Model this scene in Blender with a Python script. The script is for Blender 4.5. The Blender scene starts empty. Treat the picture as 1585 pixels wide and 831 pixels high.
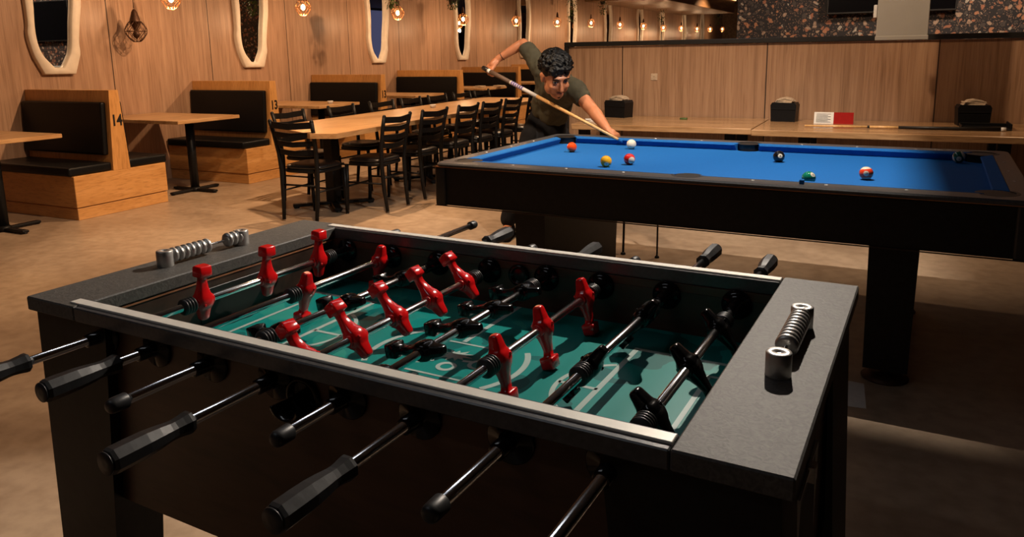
import bpy, bmesh, math, random
import numpy as np
from mathutils import Vector, Matrix, noise
random.seed(7)
PI = math.pi
S = bpy.context.scene
COL = S.collection

# ------------------------------------------------------------------ camera
def cam_axes(yaw, pitch, roll):
    fwd = Vector((-math.sin(yaw)*math.cos(pitch), math.cos(yaw)*math.cos(pitch), math.sin(pitch)))
    right = Vector((math.cos(yaw), math.sin(yaw), 0)); up = right.cross(fwd)
    r2 = right*math.cos(roll) + up*math.sin(roll); u2 = up*math.cos(roll) - right*math.sin(roll)
    return r2, u2, fwd
CR, CU, CF = cam_axes(.4616, -.1901, -.0179)
cd = bpy.data.cameras.new('camera'); cam = bpy.data.objects.new('camera', cd); COL.objects.link(cam)
cd.sensor_width = 36; cd.sensor_fit = 'HORIZONTAL'; cd.lens = 1179.26/1585*36
cd.shift_x = 0.0; cd.shift_y = (306.74-415.5)/1585
cd.clip_start = .05; cd.clip_end = 200
M = Matrix.Identity(4)
for i in range(3): M[i][0] = CR[i]; M[i][1] = CU[i]; M[i][2] = -CF[i]
M[2][3] = 1.338
cam.matrix_world = M
S.camera = cam
def at(px, py, depth):            # a point in the room from a measured picture position and distance
    d = CF + CR*((px-792.56)/1179.26) - CU*((py-306.74)/1179.26)
    return Vector((0, 0, 1.338)) + d*depth

# ------------------------------------------------------------------ world, light, exposure
w = bpy.data.worlds.new('world'); S.world = w; w.use_nodes = True
w.node_tree.nodes['Background'].inputs[0].default_value = (1, .72, .5, 1)
w.node_tree.nodes['Background'].inputs[1].default_value = .03
S.view_settings.view_transform = 'Standard'; S.view_settings.look = 'None'
S.view_settings.exposure = 0.0; S.view_settings.gamma = 1.0; S.view_settings.use_curve_mapping = False

def spot(name, loc, target, power, color, size=60, blend=.3, rad=.05, parent=None):
    l = bpy.data.lights.new(name, 'SPOT'); l.energy = power; l.color = color; l.spot_size = math.radians(size)
    l.spot_blend = blend; l.shadow_soft_size = rad
    o = bpy.data.objects.new(name, l); COL.objects.link(o); o.location = loc
    o.rotation_euler = (Vector(target)-Vector(loc)).to_track_quat('-Z', 'Y').to_euler()
    return o
def area(name, loc, target, power, color, sx, sy):
    l = bpy.data.lights.new(name, 'AREA'); l.energy = power; l.color = color; l.shape = 'RECTANGLE'; l.size = sx; l.size_y = sy
    o = bpy.data.objects.new(name, l); COL.objects.link(o); o.location = loc
    o.rotation_euler = (Vector(target)-Vector(loc)).to_track_quat('-Z', 'Y').to_euler()
    return o
WARM = (1, .62, .34); NEUT = (1, .86, .72)
POOL_L = (-.46, 3.62, 2.60)
FOOS_L = (-.42, 3.15, 2.50)
spot('pool_light', POOL_L, (-.9, 3.8, .8), 250, NEUT, 128, .4, .007)
spot('foosball_light', FOOS_L, (-.84, 1.12, .85), 560, NEUT, 64, .3, .016)
for i, (x, y, p) in enumerate([(-4.1, 5.3, 330), (-4.1, 8.7, 300), (-4.1, 12.6, 300), (-4.1, 17.5, 330), (-4.1, 24, 400)]):
    spot('aisle_light', (x, y, 2.95), (x-1.4, y-.1, .3), p, WARM, 120, .5, .045)
spot('aisle_light', (-3.0, 3.9, 2.95), (-3.8, 3.2, 0), 300, WARM, 120, .6, .05)
spot('counter_light', (-1.2, 5.0, 2.95), (-1.0, 6.4, .8), 175, (1, .7, .45), 110, .6, .05)
spot('wallpaper_light', (.6, 7.7, 2.9), (.4, 9.5, 1.6), 150, (1, .75, .55), 130, .8, .1)
spot('front_light', (1.0, 5.3, 2.95), (.7, 6.6, 0), 32, WARM, 84, .7, .1)
spot('player_light', (-2.3, 3.5, 2.95), (-2.0, 4.5, .9), 170, (1, .76, .54), 64, .6, .04)
area('ceiling_tube_light', (-1.9, -.4, 3.2), (-1.9, -.4, 0), 5, (.9, .94, 1), 1.6, .1)  # overhead strip added for soft fill and streaks on the near chrome
area('ceiling_tube_light', (-1.5, 5.2, 3.2), (-1.5, 5.2, 0), 10, (.95, .96, 1), .16, 6.4)  # long overhead strip added so the foosball rods show a bright streak

# ------------------------------------------------------------------ materials
def new_mat(name):
    m = bpy.data.materials.new(name); m.use_nodes = True
    nt = m.node_tree; b = nt.nodes['Principled BSDF']; return m, nt, b
def mat(name, col, rough=.5, metal=0, noise_amt=0, scale=30, bump=0, spec=.5, coat=0):
    m, nt, b = new_mat(name)
    b.inputs['Base Color'].default_value = (*col, 1); b.inputs['Roughness'].default_value = rough
    b.inputs['Metallic'].default_value = metal; b.inputs['Specular IOR Level'].default_value = spec
    b.inputs['Coat Weight'].default_value = coat
    tc = nt.nodes.new('ShaderNodeTexCoord'); n = nt.nodes.new('ShaderNodeTexNoise')
    n.inputs['Scale'].default_value = scale; n.inputs['Detail'].default_value = 5
    nt.links.new(tc.outputs['Object'], n.inputs['Vector'])
    if noise_amt:
        r = nt.nodes.new('ShaderNodeValToRGB')
        r.color_ramp.elements[0].position = .3; r.color_ramp.elements[1].position = .7
        r.color_ramp.elements[0].color = (*[c*(1-noise_amt) for c in col], 1)
        r.color_ramp.elements[1].color = (*[min(1, c*(1+noise_amt)) for c in col], 1)
        nt.links.new(n.outputs['Fac'], r.inputs['Fac']); nt.links.new(r.outputs['Color'], b.inputs['Base Color'])
    if bump:
        bp = nt.nodes.new('ShaderNodeBump'); bp.inputs['Strength'].default_value = bump; bp.inputs['Distance'].default_value = .002
        nt.links.new(n.outputs['Fac'], bp.inputs['Height']); nt.links.new(bp.outputs['Normal'], b.inputs['Normal'])
    return m
def wood(name, c1, c2, c3, scale=(30, 30, 1.6), rough=.45, seam=None, plank=None):
    m, nt, b = new_mat(name); N = nt.nodes.new; L = nt.links.new
    tc = N('ShaderNodeTexCoord'); mp = N('ShaderNodeMapping'); mp.inputs['Scale'].default_value = scale
    L(tc.outputs['Object'], mp.inputs['Vector'])
    n1 = N('ShaderNodeTexNoise'); n1.inputs['Scale'].default_value = 1; n1.inputs['Detail'].default_value = 6; n1.inputs['Roughness'].default_value = .62; n1.inputs['Distortion'].default_value = .5
    L(mp.outputs['Vector'], n1.inputs['Vector'])
    r = N('ShaderNodeValToRGB'); e = r.color_ramp.elements
    e[0].position = .3; e[0].color = (*c1, 1); e[1].position = .72; e[1].color = (*c3, 1)
    k = e.new(.5); k.color = (*c2, 1)
    L(n1.outputs['Fac'], r.inputs['Fac'])
    # fine pores
    mp2 = N('ShaderNodeMapping'); mp2.inputs['Scale'].default_value = tuple(s*5 for s in scale)
    L(tc.outputs['Object'], mp2.inputs['Vector'])
    n2 = N('ShaderNodeTexNoise'); n2.inputs['Scale'].default_value = 1; n2.inputs['Detail'].default_value = 2
    L(mp2.outputs['Vector'], n2.inputs['Vector'])
    r2 = N('ShaderNodeValToRGB'); r2.color_ramp.elements[0].position = .34; r2.color_ramp.elements[0].color = (.66, .62, .58, 1)
    r2.color_ramp.elements[1].position = .5; r2.color_ramp.elements[1].color = (1, 1, 1, 1)
    L(n2.outputs['Fac'], r2.inputs['Fac'])
    mx = N('ShaderNodeMix'); mx.data_type = 'RGBA'; mx.blend_type = 'MULTIPLY'; mx.inputs[0].default_value = .6
    L(r.outputs['Color'], mx.inputs[6]); L(r2.outputs['Color'], mx.inputs[7])
    out = mx.outputs[2]
    def band(axis, period, off, width, val, col_in):
        sp = N('ShaderNodeSeparateXYZ'); L(tc.outputs['Object'], sp.inputs[0])
        a = N('ShaderNodeMath'); a.operation = 'SUBTRACT'; L(sp.outputs[axis], a.inputs[0]); a.inputs[1].default_value = off-100*period
        d = N('ShaderNodeMath'); d.operation = 'DIVIDE'; L(a.outputs[0], d.inputs[0]); d.inputs[1].default_value = period
        f = N('ShaderNodeMath'); f.operation = 'FRACT'; L(d.outputs[0], f.inputs[0])
        g = N('ShaderNodeMath'); g.operation = 'LESS_THAN'; L(f.outputs[0], g.inputs[0]); g.inputs[1].default_value = width/period
        x = N('ShaderNodeMix'); x.data_type = 'RGBA'; L(g.outputs[0], x.inputs[0]); L(col_in, x.inputs[6]); x.inputs[7].default_value = (*val, 1)
        return x.outputs[2]
    if seam: out = band(*seam, out)
    L(out, b.inputs['Base Color']); b.inputs['Roughness'].default_value = rough
    bp = N('ShaderNodeBump'); bp.inputs['Strength'].default_value = .15; bp.inputs['Distance'].default_value = .001
    L(n2.outputs['Fac'], bp.inputs['Height']); L(bp.outputs['Normal'], b.inputs['Normal'])
    return m
MT = {}
MT['wall'] = wood('oak_wall_laminate', (.32, .185, .112), (.425, .255, .162), (.52, .33, .215), (17, 17, .7), .42, seam=(1, 1.3, 5.342, .011, (.03, .015, .008)))
MT['partition'] = wood('oak_partition_laminate', (.27, .15, .08), (.36, .21, .12), (.44, .27, .155), (19, 19, .7), .42, seam=(0, 1.245, -2.193, .009, (.03, .015, .008)))
MT['booth'] = wood('orange_maple', (.48, .23, .07), (.56, .28, .09), (.63, .33, .12), (2.2, 2.2, 16), .38)
MT['booth_v'] = wood('orange_maple_upright', (.48, .23, .07), (.56, .28, .09), (.63, .33, .12), (12, 12, 1.8), .38)
MT['table'] = wood('butcher_block', (.38, .2, .08), (.5, .29, .13), (.6, .38, .19), (6, 1.2, 10), .3)
MT['counter'] = wood('counter_block', (.28, .15, .065), (.4, .235, .115), (.48, .3, .16), (1.3, 10, 10), .22)
MT['walnut'] = wood('walnut_panel', (.03, .013, .006), (.07, .03, .015), (.11, .05, .025), (2.2, 8, 9), .4)
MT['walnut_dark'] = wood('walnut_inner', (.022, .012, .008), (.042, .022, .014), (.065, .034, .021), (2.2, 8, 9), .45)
MT['vinyl'] = mat('black_vinyl', (.006, .006, .0065), .4, 0, .3, 60, .12, .16)
MT['black'] = mat('black_powdercoat', (.006, .006, .0065), .42, 0, .2, 80, .1, .2)
MT['black_lam'] = mat('black_laminate', (.011, .0095, .0085), .5, 0, .25, 40, .15, .3)
MT['rail_lam'] = mat('charcoal_rail', (.06, .062, .066), .32, 0, .2, 120, .2)
MT['plastic'] = mat('gloss_black_plastic', (.005, .005, .0055), .14, 0, .1, 40, 0, .3)
MT['rubber'] = mat('matt_black_rubber', (.018, .0185, .02), .42, 0, .25, 70, .15)
MT['chrome'] = mat('chrome', (.82, .82, .84), .16, 1, .06, 20, 0)
MT['alu'] = mat('brushed_aluminium', (.55, .54, .52), .38, .85, .1, 90, .1)
MT['strip'] = mat('ivory_aluminium_strip', (.8, .77, .7), .4, .1, .06, 30, .05)
MT['red'] = mat('gloss_red_plastic', (.72, .009, .011), .16, 0, .12, 30, 0, coat=.4)
MT['cream'] = mat('cream_lacquer', (.82, .72, .6), .45, 0, .06, 12, .1)
MT['mirror'] = mat('mirror_glass', (.85, .87, .88), .015, 1, 0)
MT['bronze'] = mat('dark_bronze_wire', (.06, .025, .012), .5, .5, .2, 50, .1)
MT['copper'] = mat('copper_wire', (.55, .25, .1), .3, .9, .1, 50, 0)
MT['leaf'] = mat('leaf_green', (.05, .09, .018), .55, 0, .5, 25, 0)
MT['trim'] = mat('black_trim', (.01, .009, .008), .45, 0, .2, 30, 0)
MT['cloth'] = mat('blue_pool_cloth', (.004, .105, .36), .85, 0, .1, 240, .3, .25)
MT['napkin'] = mat('kraft_napkin', (.5, .38, .26), .8, 0, .15, 60, .2)
MT['panelw'] = mat('off_white_acrylic', (.36, .34, .3), .4, 0, .05, 4, 0)
MT['paper'] = mat('white_paper', (.7, .68, .64), .7, 0, .05, 40, 0)
MT['redcard'] = mat('red_card', (.28, .008, .006), .8, 0, .08, 40, 0, .15)
MT['ceil'] = mat('ceiling_paint', (.15, .15, .155), .8, 0, .2, 6, .1)
MT['soffit'] = wood('soffit_wood', (.12, .06, .025), (.2, .11, .05), (.3, .17, .08), (9, 1, 9), .5)
MT['skin'] = mat('skin', (.46, .175, .08), .45, 0, .12, 14, .1)
MT['lip'] = mat('lip', (.3, .08, .06), .45, 0, .1, 30, 0)
MT['shirt'] = mat('olive_tee', (.042, .036, .017), .85, 0, .25, 9, .3)
MT['pants'] = mat('black_trousers', (.006, .006, .0075), .85, 0, .3, 20, .2, .2)
MT['hair'] = mat('black_hair', (.0025, .0022, .0022), .5, 0, .4, 150, .4, .2)
MT['eye'] = mat('eye_white', (.6, .57, .53), .2, 0, .03, 30, 0)
MT['iris'] = mat('dark_iris', (.01, .006, .004), .15, 0, .1, 30, 0)
MT['tv'] = mat('tv_black', (.004, .004, .005), .12, 0, .05, 5, 0)
MT['cue_wood'] = wood('maple_cue', (.55, .3, .1), (.68, .4, .16), (.75, .47, .22), (40, 40, 4), .3)
MT['edge'] = mat('raw_wood_edge', (.3, .13, .06), .5, 0, .2, 30)
MT['seat'] = mat('seat_vinyl', (.01, .01, .011), .3, 0, .2, 60, .12, .6)
MT['field'] = None
def emis(name, col, st):
    m, nt, b = new_mat(name); b.inputs['Base Color'].default_value = (*col, 1)
    b.inputs['Emission Color'].default_value = (*col, 1); b.inputs['Emission Strength'].default_value = st; return m
MT['bulb'] = emis('warm_bulb_glow', (1, .62, .3), 30)
MT['striplight'] = emis('warm_strip_glow', (1, .55, .2), 3)
# amber glass
m, nt, b = new_mat('amber_glass'); b.inputs['Base Color'].default_value = (1, .62, .34, 1); b.inputs['Transmission Weight'].default_value = 1
b.inputs['Roughness'].default_value = .05; b.inputs['IOR'].default_value = 1.1; MT['amber'] = m
# concrete floor
m, nt, b = new_mat('polished_concrete'); N = nt.nodes.new; L = nt.links.new
tc = N('ShaderNodeTexCoord'); n1 = N('ShaderNodeTexNoise'); n1.inputs['Scale'].default_value = .9; n1.inputs['Detail'].default_value = 9; n1.inputs['Roughness'].default_value = .6; n1.inputs['Distortion'].default_value = .8
L(tc.outputs['Object'], n1.inputs['Vector'])
r = N('ShaderNodeValToRGB'); e = r.color_ramp.elements; e[0].position = .3; e[0].color = (.26, .185, .125, 1); e[1].position = .72; e[1].color = (.5, .385, .275, 1); k = e.new(.5); k.color = (.38, .28, .195, 1)
L(n1.outputs['Fac'], r.inputs['Fac'])
n2 = N('ShaderNodeTexNoise'); n2.inputs['Scale'].default_value = 14; n2.inputs['Detail'].default_value = 8; L(tc.outputs['Object'], n2.inputs['Vector'])
r2 = N('ShaderNodeValToRGB'); r2.color_ramp.elements[0].color = (.72, .7, .68, 1); r2.color_ramp.elements[0].position = .35; r2.color_ramp.elements[1].position = .6; r2.color_ramp.elements[1].color = (1, 1, 1, 1)
L(n2.outputs['Fac'], r2.inputs['Fac'])
mx = N('ShaderNodeMix'); mx.data_type = 'RGBA'; mx.blend_type = 'MULTIPLY'; mx.inputs[0].default_value = .7; L(r.outputs['Color'], mx.inputs[6]); L(r2.outputs['Color'], mx.inputs[7])
L(mx.outputs[2], b.inputs['Base Color'])
r3 = N('ShaderNodeValToRGB'); r3.color_ramp.elements[0].color = (.22, .22, .22, 1); r3.color_ramp.elements[1].color = (.5, .5, .5, 1); L(n1.outputs['Fac'], r3.inputs['Fac']); L(r3.outputs['Color'], b.inputs['Roughness'])
bp = N('ShaderNodeBump'); bp.inputs['Strength'].default_value = .12; bp.inputs['Distance'].default_value = .003; L(n2.outputs['Fac'], bp.inputs['Height']); L(bp.outputs['Normal'], b.inputs['Normal'])
MT['floor'] = m
# textured cap laminate (wavy crinkle)
m, nt, b = new_mat('crinkle_laminate'); N = nt.nodes.new; L = nt.links.new
tc = N('ShaderNodeTexCoord'); n1 = N('ShaderNodeTexNoise'); n1.inputs['Scale'].default_value = 75; n1.inputs['Detail'].default_value = 4; n1.inputs['Distortion'].default_value = 2.2
L(tc.outputs['Object'], n1.inputs['Vector'])
r = N('ShaderNodeValToRGB'); e = r.color_ramp.elements; e[0].position = .35; e[0].color = (.058, .055, .051, 1); e[1].position = .7; e[1].color = (.108, .102, .093, 1)
L(n1.outputs['Fac'], r.inputs['Fac']); L(r.outputs['Color'], b.inputs['Base Color']); b.inputs['Roughness'].default_value = .62
bp = N('ShaderNodeBump'); bp.inputs['Strength'].default_value = .5; bp.inputs['Distance'].default_value = .0015; L(n1.outputs['Fac'], bp.inputs['Height']); L(bp.outputs['Normal'], b.inputs['Normal'])
MT['cap'] = m
# playfield: printed two-tone teal
m, nt, b = new_mat('teal_playfield_print'); N = nt.nodes.new; L = nt.links.new
tc = N('ShaderNodeTexCoord'); n1 = N('ShaderNodeTexNoise'); n1.inputs['Scale'].default_value = 5.5; n1.inputs['Detail'].default_value = 2.5; n1.inputs['Distortion'].default_value = .6
L(tc.outputs['Object'], n1.inputs['Vector'])
r = N('ShaderNodeValToRGB'); r.color_ramp.interpolation = 'CONSTANT'; e = r.color_ramp.elements
e[0].position = 0; e[0].color = (.002, .14, .135, 1); e[1].position = .4; e[1].color = (.003, .25, .23, 1); k = e.new(.62); k.color = (.025, .31, .26, 1)
L(n1.outputs['Fac'], r.inputs['Fac']); L(r.outputs['Color'], b.inputs['Base Color']); b.inputs['Roughness'].default_value = .4; b.inputs['Specular IOR Level'].default_value = .2
MT['field'] = m
MT['line'] = mat('pale_field_line', (.42, .55, .52), .3, 0, .04, 20, 0)
# wallpaper of fruit and stones on a dark ground
m, nt, b = new_mat('stone_and_fruit_wallpaper'); N = nt.nodes.new; L = nt.links.new
tc = N('ShaderNodeTexCoord'); nz = N('ShaderNodeTexNoise'); nz.inputs['Scale'].default_value = 9; L(tc.outputs['Object'], nz.inputs['Vector'])
ad = N('ShaderNodeMix'); ad.data_type = 'RGBA'; ad.blend_type = 'LINEAR_LIGHT'; ad.inputs[0].default_value = .06; L(tc.outputs['Object'], ad.inputs[6]); L(nz.outputs['Color'], ad.inputs[7])
def vor(scale, thr0, thr1):
    v = N('ShaderNodeTexVoronoi'); v.inputs['Scale'].default_value = scale; L(ad.outputs[2], v.inputs['Vector'])
    rr = N('ShaderNodeValToRGB'); rr.color_ramp.elements[0].position = thr0; rr.color_ramp.elements[0].color = (1, 1, 1, 1); rr.color_ramp.elements[1].position = thr1; rr.color_ramp.elements[1].color = (0, 0, 0, 1)
    L(v.outputs['Distance'], rr.inputs['Fac']); return v, rr
v1, d1 = vor(17, .36, .41)
cr = N('ShaderNodeValToRGB'); cr.color_ramp.interpolation = 'CONSTANT'; e = cr.color_ramp.elements
e[0].position = 0; e[0].color = (.05, .04, .04, 1); e[1].position = .12; e[1].color = (.5, .2, .11, 1)
for p, c in ((.4, (.55, .38, .27)), (.64, (.10, .08, .07)), (.78, (.6, .27, .14)), (.9, (.6, .52, .42))): k = e.new(p); k.color = (*c, 1)
sx = N('ShaderNodeSeparateColor'); L(v1.outputs['Color'], sx.inputs[0]); L(sx.outputs[0], cr.inputs['Fac'])
ring = N('ShaderNodeMath'); ring.operation = 'SINE'; mu = N('ShaderNodeMath'); mu.operation = 'MULTIPLY'; mu.inputs[1].default_value = 55; L(v1.outputs['Distance'], mu.inputs[0]); L(mu.outputs[0], ring.inputs[0])
rg = N('ShaderNodeMapRange'); L(ring.outputs[0], rg.inputs[0]); rg.inputs[1].default_value = -1; rg.inputs[2].default_value = 1; rg.inputs[3].default_value = .45; rg.inputs[4].default_value = 1.1
m1 = N('ShaderNodeMix'); m1.data_type = 'RGBA'; m1.blend_type = 'MULTIPLY'; m1.inputs[0].default_value = 1; L(cr.outputs['Color'], m1.inputs[6]); L(rg.outputs[0], m1.inputs[7])
v2, d2 = vor(52, .26, .34)
bg = N('ShaderNodeMix'); bg.data_type = 'RGBA'; L(d2.outputs['Color'], bg.inputs[0]); bg.inputs[6].default_value = (.018, .015, .017, 1); bg.inputs[7].default_value = (.26, .16, .11, 1)
fn = N('ShaderNodeMix'); fn.data_type = 'RGBA'; L(d1.outputs['Color'], fn.inputs[0]); L(bg.outputs[2], fn.inputs[6]); L(m1.outputs[2], fn.inputs[7])
L(fn.outputs[2], b.inputs['Base Color']); b.inputs['Roughness'].default_value = .6
MT['wallpaper'] = m

# ------------------------------------------------------------------ mesh builder
class MB:
    def __init__(s): s.bm = bmesh.new()
    def _sm(s, faces, smooth):
        for f in faces: f.smooth = smooth
    def box(s, x0, x1, y0, y1, z0, z1, bev=0, seg=1, mat4=None):
        r = bmesh.ops.create_cube(s.bm, size=1); vs = r['verts']
        T = Matrix.Translation(((x0+x1)/2, (y0+y1)/2, (z0+z1)/2)) @ Matrix.Diagonal((x1-x0, y1-y0, z1-z0, 1))
        bmesh.ops.transform(s.bm, matrix=T, verts=vs)
        if bev:
            es = list({e for v in vs for e in v.link_edges})
            q = bmesh.ops.bevel(s.bm, geom=es, offset=bev, segments=seg, affect='EDGES', profile=.6)
            vs = list({v for f in q['faces'] for v in f.verts} | {v for v in vs if v.is_valid})
            if seg > 1: s._sm({f for v in vs for f in v.link_faces}, True)
        if mat4 is not None: bmesh.ops.transform(s.bm, matrix=mat4, verts=vs)
        return vs
    def prism(s, pts, z0, z1, mat4=None, smooth=False):      # pts: xy outline, extruded z0..z1
        a = [s.bm.verts.new((x, y, z0)) for x, y in pts]; c = [s.bm.verts.new((x, y, z1)) for x, y in pts]; n = len(pts)
        s.bm.faces.new(a[::-1]); s.bm.faces.new(c)
        for i in range(n):
            f = s.bm.faces.new((a[i], a[(i+1) % n], c[(i+1) % n], c[i])); f.smooth = smooth
        if mat4 is not None: bmesh.ops.transform(s.bm, matrix=mat4, verts=a+c)
        return a+c
    def loops(s, rings, closed_ends=True, smooth=True):
        R = [[s.bm.verts.new(p) for p in r] for r in rings]; n = len(rings[0])
        for a, c in zip(R, R[1:]):
            for i in range(n):
                f = s.bm.faces.new((a[i], a[(i+1) % n], c[(i+1) % n], c[i])); f.smooth = smooth
        if closed_ends: s.bm.faces.new(R[0][::-1]); s.bm.faces.new(R[-1])
        return [v for r in R for v in r]
    def lathe(s, prof, p0=(0, 0, 0), axis=(0, 0, 1), n=20, smooth=True, phase=0):   # prof: (r, h) along axis
        q = Vector(axis).to_track_quat('Z', 'Y'); p0 = Vector(p0); rings = []
        for r, h in prof:
            rings.append([p0 + q @ Vector((max(r, 1e-5)*math.cos(2*PI*i/n+phase), max(r, 1e-5)*math.sin(2*PI*i/n+phase), h)) for i in range(n)])
        return s.loops(rings, True, smooth)
    def cyl(s, p0, p1, r0, r1=None, n=16, smooth=True):
        p0, p1 = Vector(p0), Vector(p1); L_ = (p1-p0).length
        return s.lathe([(r0, 0), (r0 if r1 is None else r1, L_)], p0, (p1-p0)/L_, n, smooth)
    def tube(s, pts, r, n=8, smooth=True):
        pts = [Vector(p) for p in pts]; rs = r if isinstance(r, (list, tuple)) else [r]*len(pts); rings = []
        ref = None
        for i, p in enumerate(pts):
            t = (pts[min(i+1, len(pts)-1)]-pts[max(i-1, 0)]).normalized()
            if ref is None: ref = t.orthogonal().normalized()
            ref = (ref - t*ref.dot(t)).normalized(); b_ = t.cross(ref)
            rings.append([p + (ref*math.cos(2*PI*k/n)+b_*math.sin(2*PI*k/n))*rs[i] for k in range(n)])
        return s.loops(rings, True, smooth)
    def ball(s, c, r, rot=None, sub=3):
        q = bmesh.ops.create_icosphere(s.bm, subdivisions=sub, radius=1)['verts']
        r = (r, r, r) if not hasattr(r, '__len__') else r
        T = Matrix.Translation(Vector(c)) @ (rot.to_4x4() if rot else Matrix.Identity(4)) @ Matrix.Diagonal((*r, 1))
        bmesh.ops.transform(s.bm, matrix=T, verts=q); s._sm({f for v in q for f in v.link_faces}, True); return q
    def cap(s, p0, p1, r0, r1, n=14):      # tapered capsule
        s.ball(p0, r0, sub=2); s.ball(p1, r1, sub=2)
        if (Vector(p1)-Vector(p0)).length > 1e-4: s.cyl(p0, p1, r0, r1, n)
    def build(s, name, material, parent=None, loc=None, kind=None, label=None, rot=None):
        bmesh.ops.recalc_face_normals(s.bm, faces=s.bm.faces)
        me = bpy.data.meshes.new(name); s.bm.to_mesh(me); s.bm.free()
        if material: me.materials.append(material)
        o = bpy.data.objects.new(name, me); COL.objects.link(o)
        if parent: o.parent = parent
        if loc is not None: o.location = loc
        if rot is not None: o.rotation_euler = rot
        if kind: o['kind'] = kind
        if label: o['label'] = label
        return o
def tag(o, label, cat, group=None, kind=None):
    o['label'] = label; o['category'] = cat
    if group: o['group'] = group
    if kind: o['kind'] = kind
    return o
def thing(name, loc, label, cat, rz=0, group=None):
    o = bpy.data.objects.new(name, None); o.empty_display_size = .05; COL.objects.link(o); o.location = loc; o.rotation_euler = (0, 0, rz)
    return tag(o, label, cat, group)
def kids(o): return [c for c in bpy.data.objects if c.parent == o]
def dup(o, parent=None):
    c = o.copy(); COL.objects.link(c)
    if parent: c.parent = parent
    for k in kids(o): dup(k, c)
    return c
def bake(o):                        # replaces an object's mesh by its modified shape
    dg = bpy.context.evaluated_depsgraph_get(); dg.update()
    me = bpy.data.meshes.new_from_object(o.evaluated_get(dg)); old = o.data
    o.modifiers.clear(); o.data = me
    for p in me.polygons: p.use_smooth = True
def remesh(o, vox, smooth=4):
    m_ = o.modifiers.new('r', 'REMESH'); m_.mode = 'VOXEL'; m_.voxel_size = vox; m_.use_smooth_shade = True
    if smooth: q = o.modifiers.new('s', 'SMOOTH'); q.iterations = smooth; q.factor = .5
    bake(o)
def text_mesh(txt, size, extrude=.001, bold=0.0, align='CENTER'):
    c = bpy.data.curves.new('t', 'FONT'); c.body = txt; c.size = size; c.extrude = extrude; c.offset = bold; c.align_x = align; c.align_y = 'CENTER'; c.resolution_u = 4
    o = bpy.data.objects.new('t', c); COL.objects.link(o)
    dg = bpy.context.evaluated_depsgraph_get(); dg.update()
    me = bpy.data.meshes.new_from_object(o.evaluated_get(dg)); bpy.data.objects.remove(o); return me
def text_obj(name, txt, size, material, parent, M4, extrude=.001, bold=0.0, label=None):
    me = text_mesh(txt, size, extrude, bold); me.transform(M4); me.materials.clear(); me.materials.append(material)
    o = bpy.data.objects.new(name, me); COL.objects.link(o)
    if parent: o.parent = parent
    if label: o['label'] = label
    return o
def frame(o, x, y, z):              # matrix from axes
    m_ = Matrix.Identity(4)
    for i in range(3): m_[i][0] = x[i]; m_[i][1] = y[i]; m_[i][2] = z[i]; m_[i][3] = o[i]
    return m_
def struct(name, mb, material): return mb.build(name, material, kind='structure')

# ------------------------------------------------------------------ the room
XW = -7.25
a = MB(); a.box(-7.6, 6, -4, 37, -.12, 0); struct('floor', a, MT['floor'])
a = MB(); a.box(-7.6, 6, -4, 37, 3.3, 3.42); struct('ceiling', a, MT['ceil'])
a = MB(); a.box(XW-.15, XW, -4, 37, 0, 3.3); struct('wall_left', a, MT['wall'])
a = MB(); a.box(6, 6.15, -4, 37, 0, 3.3); struct('wall_right', a, MT['black_lam'])
a = MB(); a.box(-7.4, 6, 36.8, 36.95, 0, 3.3); struct('wall_far', a, MT['soffit'])
a = MB(); a.box(-7.4, 6, -4.15, -4, 0, 3.3); struct('wall_near', a, MT['soffit'])
# half-height partition behind the pool table
a = MB(); a.box(-2.72, 4.5, 6.68, 6.80, 0, 1.37); struct('wall_partition', a, MT['partition'])
a = MB(); a.box(-2.745, 4.5, 6.655, 6.825, 1.372, 1.412, .004); a.box(-2.745, -2.705, 6.655, 6.825, 0, 1.372, .003); struct('trim_partition', a, MT['trim'])
# kitchen block with wallpaper
a = MB(); a.box(-1.70, 5.9, 9.5, 15.2, 1.22, 3.3); struct('wall_back', a, MT['wallpaper'])
a = MB(); a.box(-1.70, 5.9, 9.5, 15.2, 0, 1.20); struct('wall_back_lower', a, MT['partition'])
a = MB(); a.box(-1.71, 5.9, 9.48, 15.22, 1.2, 1.222); struct('trim_back', a, MT['paper'])
# soffit over the far end of the left wall
a = MB(); a.box(-7.25, -5.3, 19, 29, 2.56, 3.3, .01); struct('ceiling_soffit', a, MT['soffit'])
a = MB(); a.box(-5.32, -5.27, 24.5, 29.1, 3.0, 3.06); tag(a.build('strip_light', MT['striplight']), 'golden strip light along the far dropped soffit', 'light')
# far window wall
a = MB(); a.box(-6.6, -5.6, 36.74, 36.8, 1.2, 2.5, .01); a.box(-5.2, -4.0, 36.74, 36.8, 1.2, 2.5, .01); struct('window_1', a, MT['tv'])
a = MB(); a.box(5.94, 6.0, 22, 32, .9, 3.2, .01); struct('window_2', a, emis('dusk_window', (.16, .17, .34), .35))  # unseen bluish glowing panel added for the mirrors to reflect
# outlet plate
a = MB(); a.box(-1.925, -1.865, 6.674, 6.682, 1.065, 1.125, .003); a.box(-1.905, -1.885, 6.671, 6.676, 1.075, 1.09, .001); a.box(-1.905, -1.885, 6.671, 6.676, 1.1, 1.115, .001)
tag(a.build('wall_outlet', MT['napkin']), 'small square outlet plate on the wooden partition', 'outlet')
# strip of white tape on the floor by the pool table foot
a = MB(); a.prism([(-.12, 3.2), (-.02, 3.19), (-.005, 2.96), (-.1, 2.95)], 0, .001); tag(a.build('floor_sticker', MT['paper']), 'worn white paper sticker on the floor by the pool table foot', 'sticker')

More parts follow.
